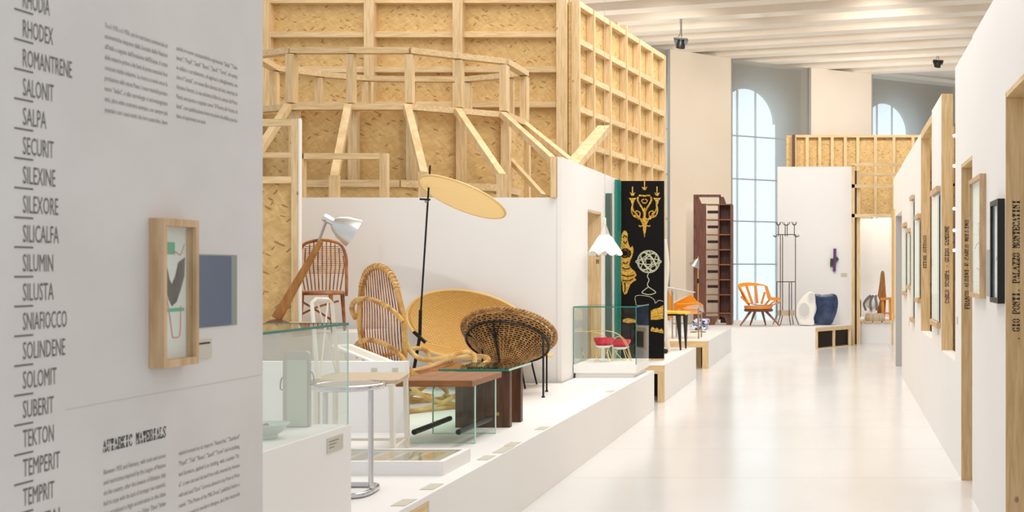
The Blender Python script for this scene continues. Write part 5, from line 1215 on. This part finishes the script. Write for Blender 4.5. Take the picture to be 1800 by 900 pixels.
# ================================================================ FAR NICHE THINGS
def pn(x, y, d_=0): return P(1500 + x / 5.625, 460 + y / 5.625, 21.8 + d_)
t = thing('tall_back_chair', 'orange-brown wooden chair with tall tapering back in the far niche', 'chair', (.95, 21.8, .415))
b_ = MB().prism([pn(272, 110), pn(280, 90), pn(300, 90), pn(308, 110), pn(325, 350), pn(312, 575), pn(262, 575), pn(235, 560), pn(240, 340), pn(255, 250)], (0, .05, 0)).build('back', 'oak', t, .008)
MB().prism([pn(262, 355), pn(380, 350), pn(385, 372), pn(265, 378)], (0, -.25, 0)).build('seat', 'orange_wood', t)
for x in (362, 290):
    MB().beam(pn(x, 370, -.2), Vector((pn(x, 0).x, pn(0, 0, -.2).y, .415)), .05, .04).build('leg', 'orange_wood', t)
MB().beam(pn(275, 508, -.18), pn(362, 510, -.18), .02, .03).build('stretcher', 'orange_wood', t)
t = thing('ornate_vase', 'grey and white twisted vase on ribbed tan base in the far niche', 'vase', (.55, 21.7, .415))
q = pn(213, 575, -.35); q.z = .415
MB().lathe([(0, 0), (.17, 0), (.19, .05), (.17, .12), (.15, .14), (0, .14)], 40, Matrix.Translation(q), lambda a, z: 1 + .06 * math.sin(14 * a)).build('ribbed_base', 'seat_beige', t, smooth=True)
q2 = q + Vector((-.05, 0, .14))
MB().lathe([(0, 0), (.08, 0), (.06, .04), (.05, .08), (.11, .14), (.13, .24), (.10, .33), (.06, .36), (.0, .36)], 32, Matrix.Translation(q2), lambda a, z: 1 + .12 * math.sin(2 * a + z * 9)).build('body', 'ceramic_white', t, smooth=True)
for k in range(3): tube('dark_curl', 'charcoal', t, spline([q2 + Vector((-.12 + .1 * k, -.10, .06)), q2 + Vector((-.16 + .12 * k, -.12, .18)), q2 + Vector((-.10 + .08 * k, -.12, .28)), q2 + Vector((-.03 + .05 * k, -.10, .34))], 4), .022, 8)
t = thing('brown_panel', 'brown object at the left edge of the far niche', 'ornament', (.33, 21.9, .415))
MB().prism([pn(58, 368), pn(72, 372), pn(78, 400), pn(76, 540), pn(56, 575)], (0, .1, 0)).build('body', 'mahogany', t)

# ================================================================ CEILING SPOTLIGHTS
def ceil_spot(px, py, D, w_px, label, ytop):
    c = P(px, py, D); s = w_px * D / FPX
    t = thing('ceiling_spotlight', label, 'lamp', tuple(c), 'hanging spotlights')
    tube('cable', 'black_metal', t, [(c.x + .01, c.y, c.z + s * .5), (c.x + .01, c.y, 6.32)], .008, 5)
    tube('power_cord', 'black_metal', t, spline([(c.x - .05, c.y, c.z + s * .5), (c.x - .01, c.y, c.z + s * .9), (c.x - .02, c.y, 6.32)], 4), .006, 5)
    MB().beam(c + Vector((-s * .5, 0, s * .36)), c + Vector((s * .5, 0, s * .30)), s * .5, s * .12).build('bracket', 'black', t)
    for sg in (-1, 1): MB().beam(c + Vector((sg * s * .42, 0, s * .3)), c + Vector((sg * s * .28, 0, -s * .02)), s * .08, s * .25).build('yoke', 'black', t)
    Mh = Matrix.Translation(c + Vector((0, 0, .05))) @ Matrix.Rotation(R(25), 4, 'X') @ Matrix.Rotation(R(8), 4, 'Y')
    MB().lathe([(0, s * .2), (s * .16, s * .18), (s * .24, s * .02), (s * .33, -s * .25), (s * .33, -s * .5), (s * .29, -s * .5), (s * .27, -s * .3), (0, -s * .28)], 24, Mh).build('lamp_head', 'black', t, smooth=True)
ceil_spot(1197, 77, 21.9, 24, 'black hanging spotlight left of centre, before the column', 33)
ceil_spot(1649, 113, 25.8, 18, 'smaller black hanging spotlight at the upper right', 100)
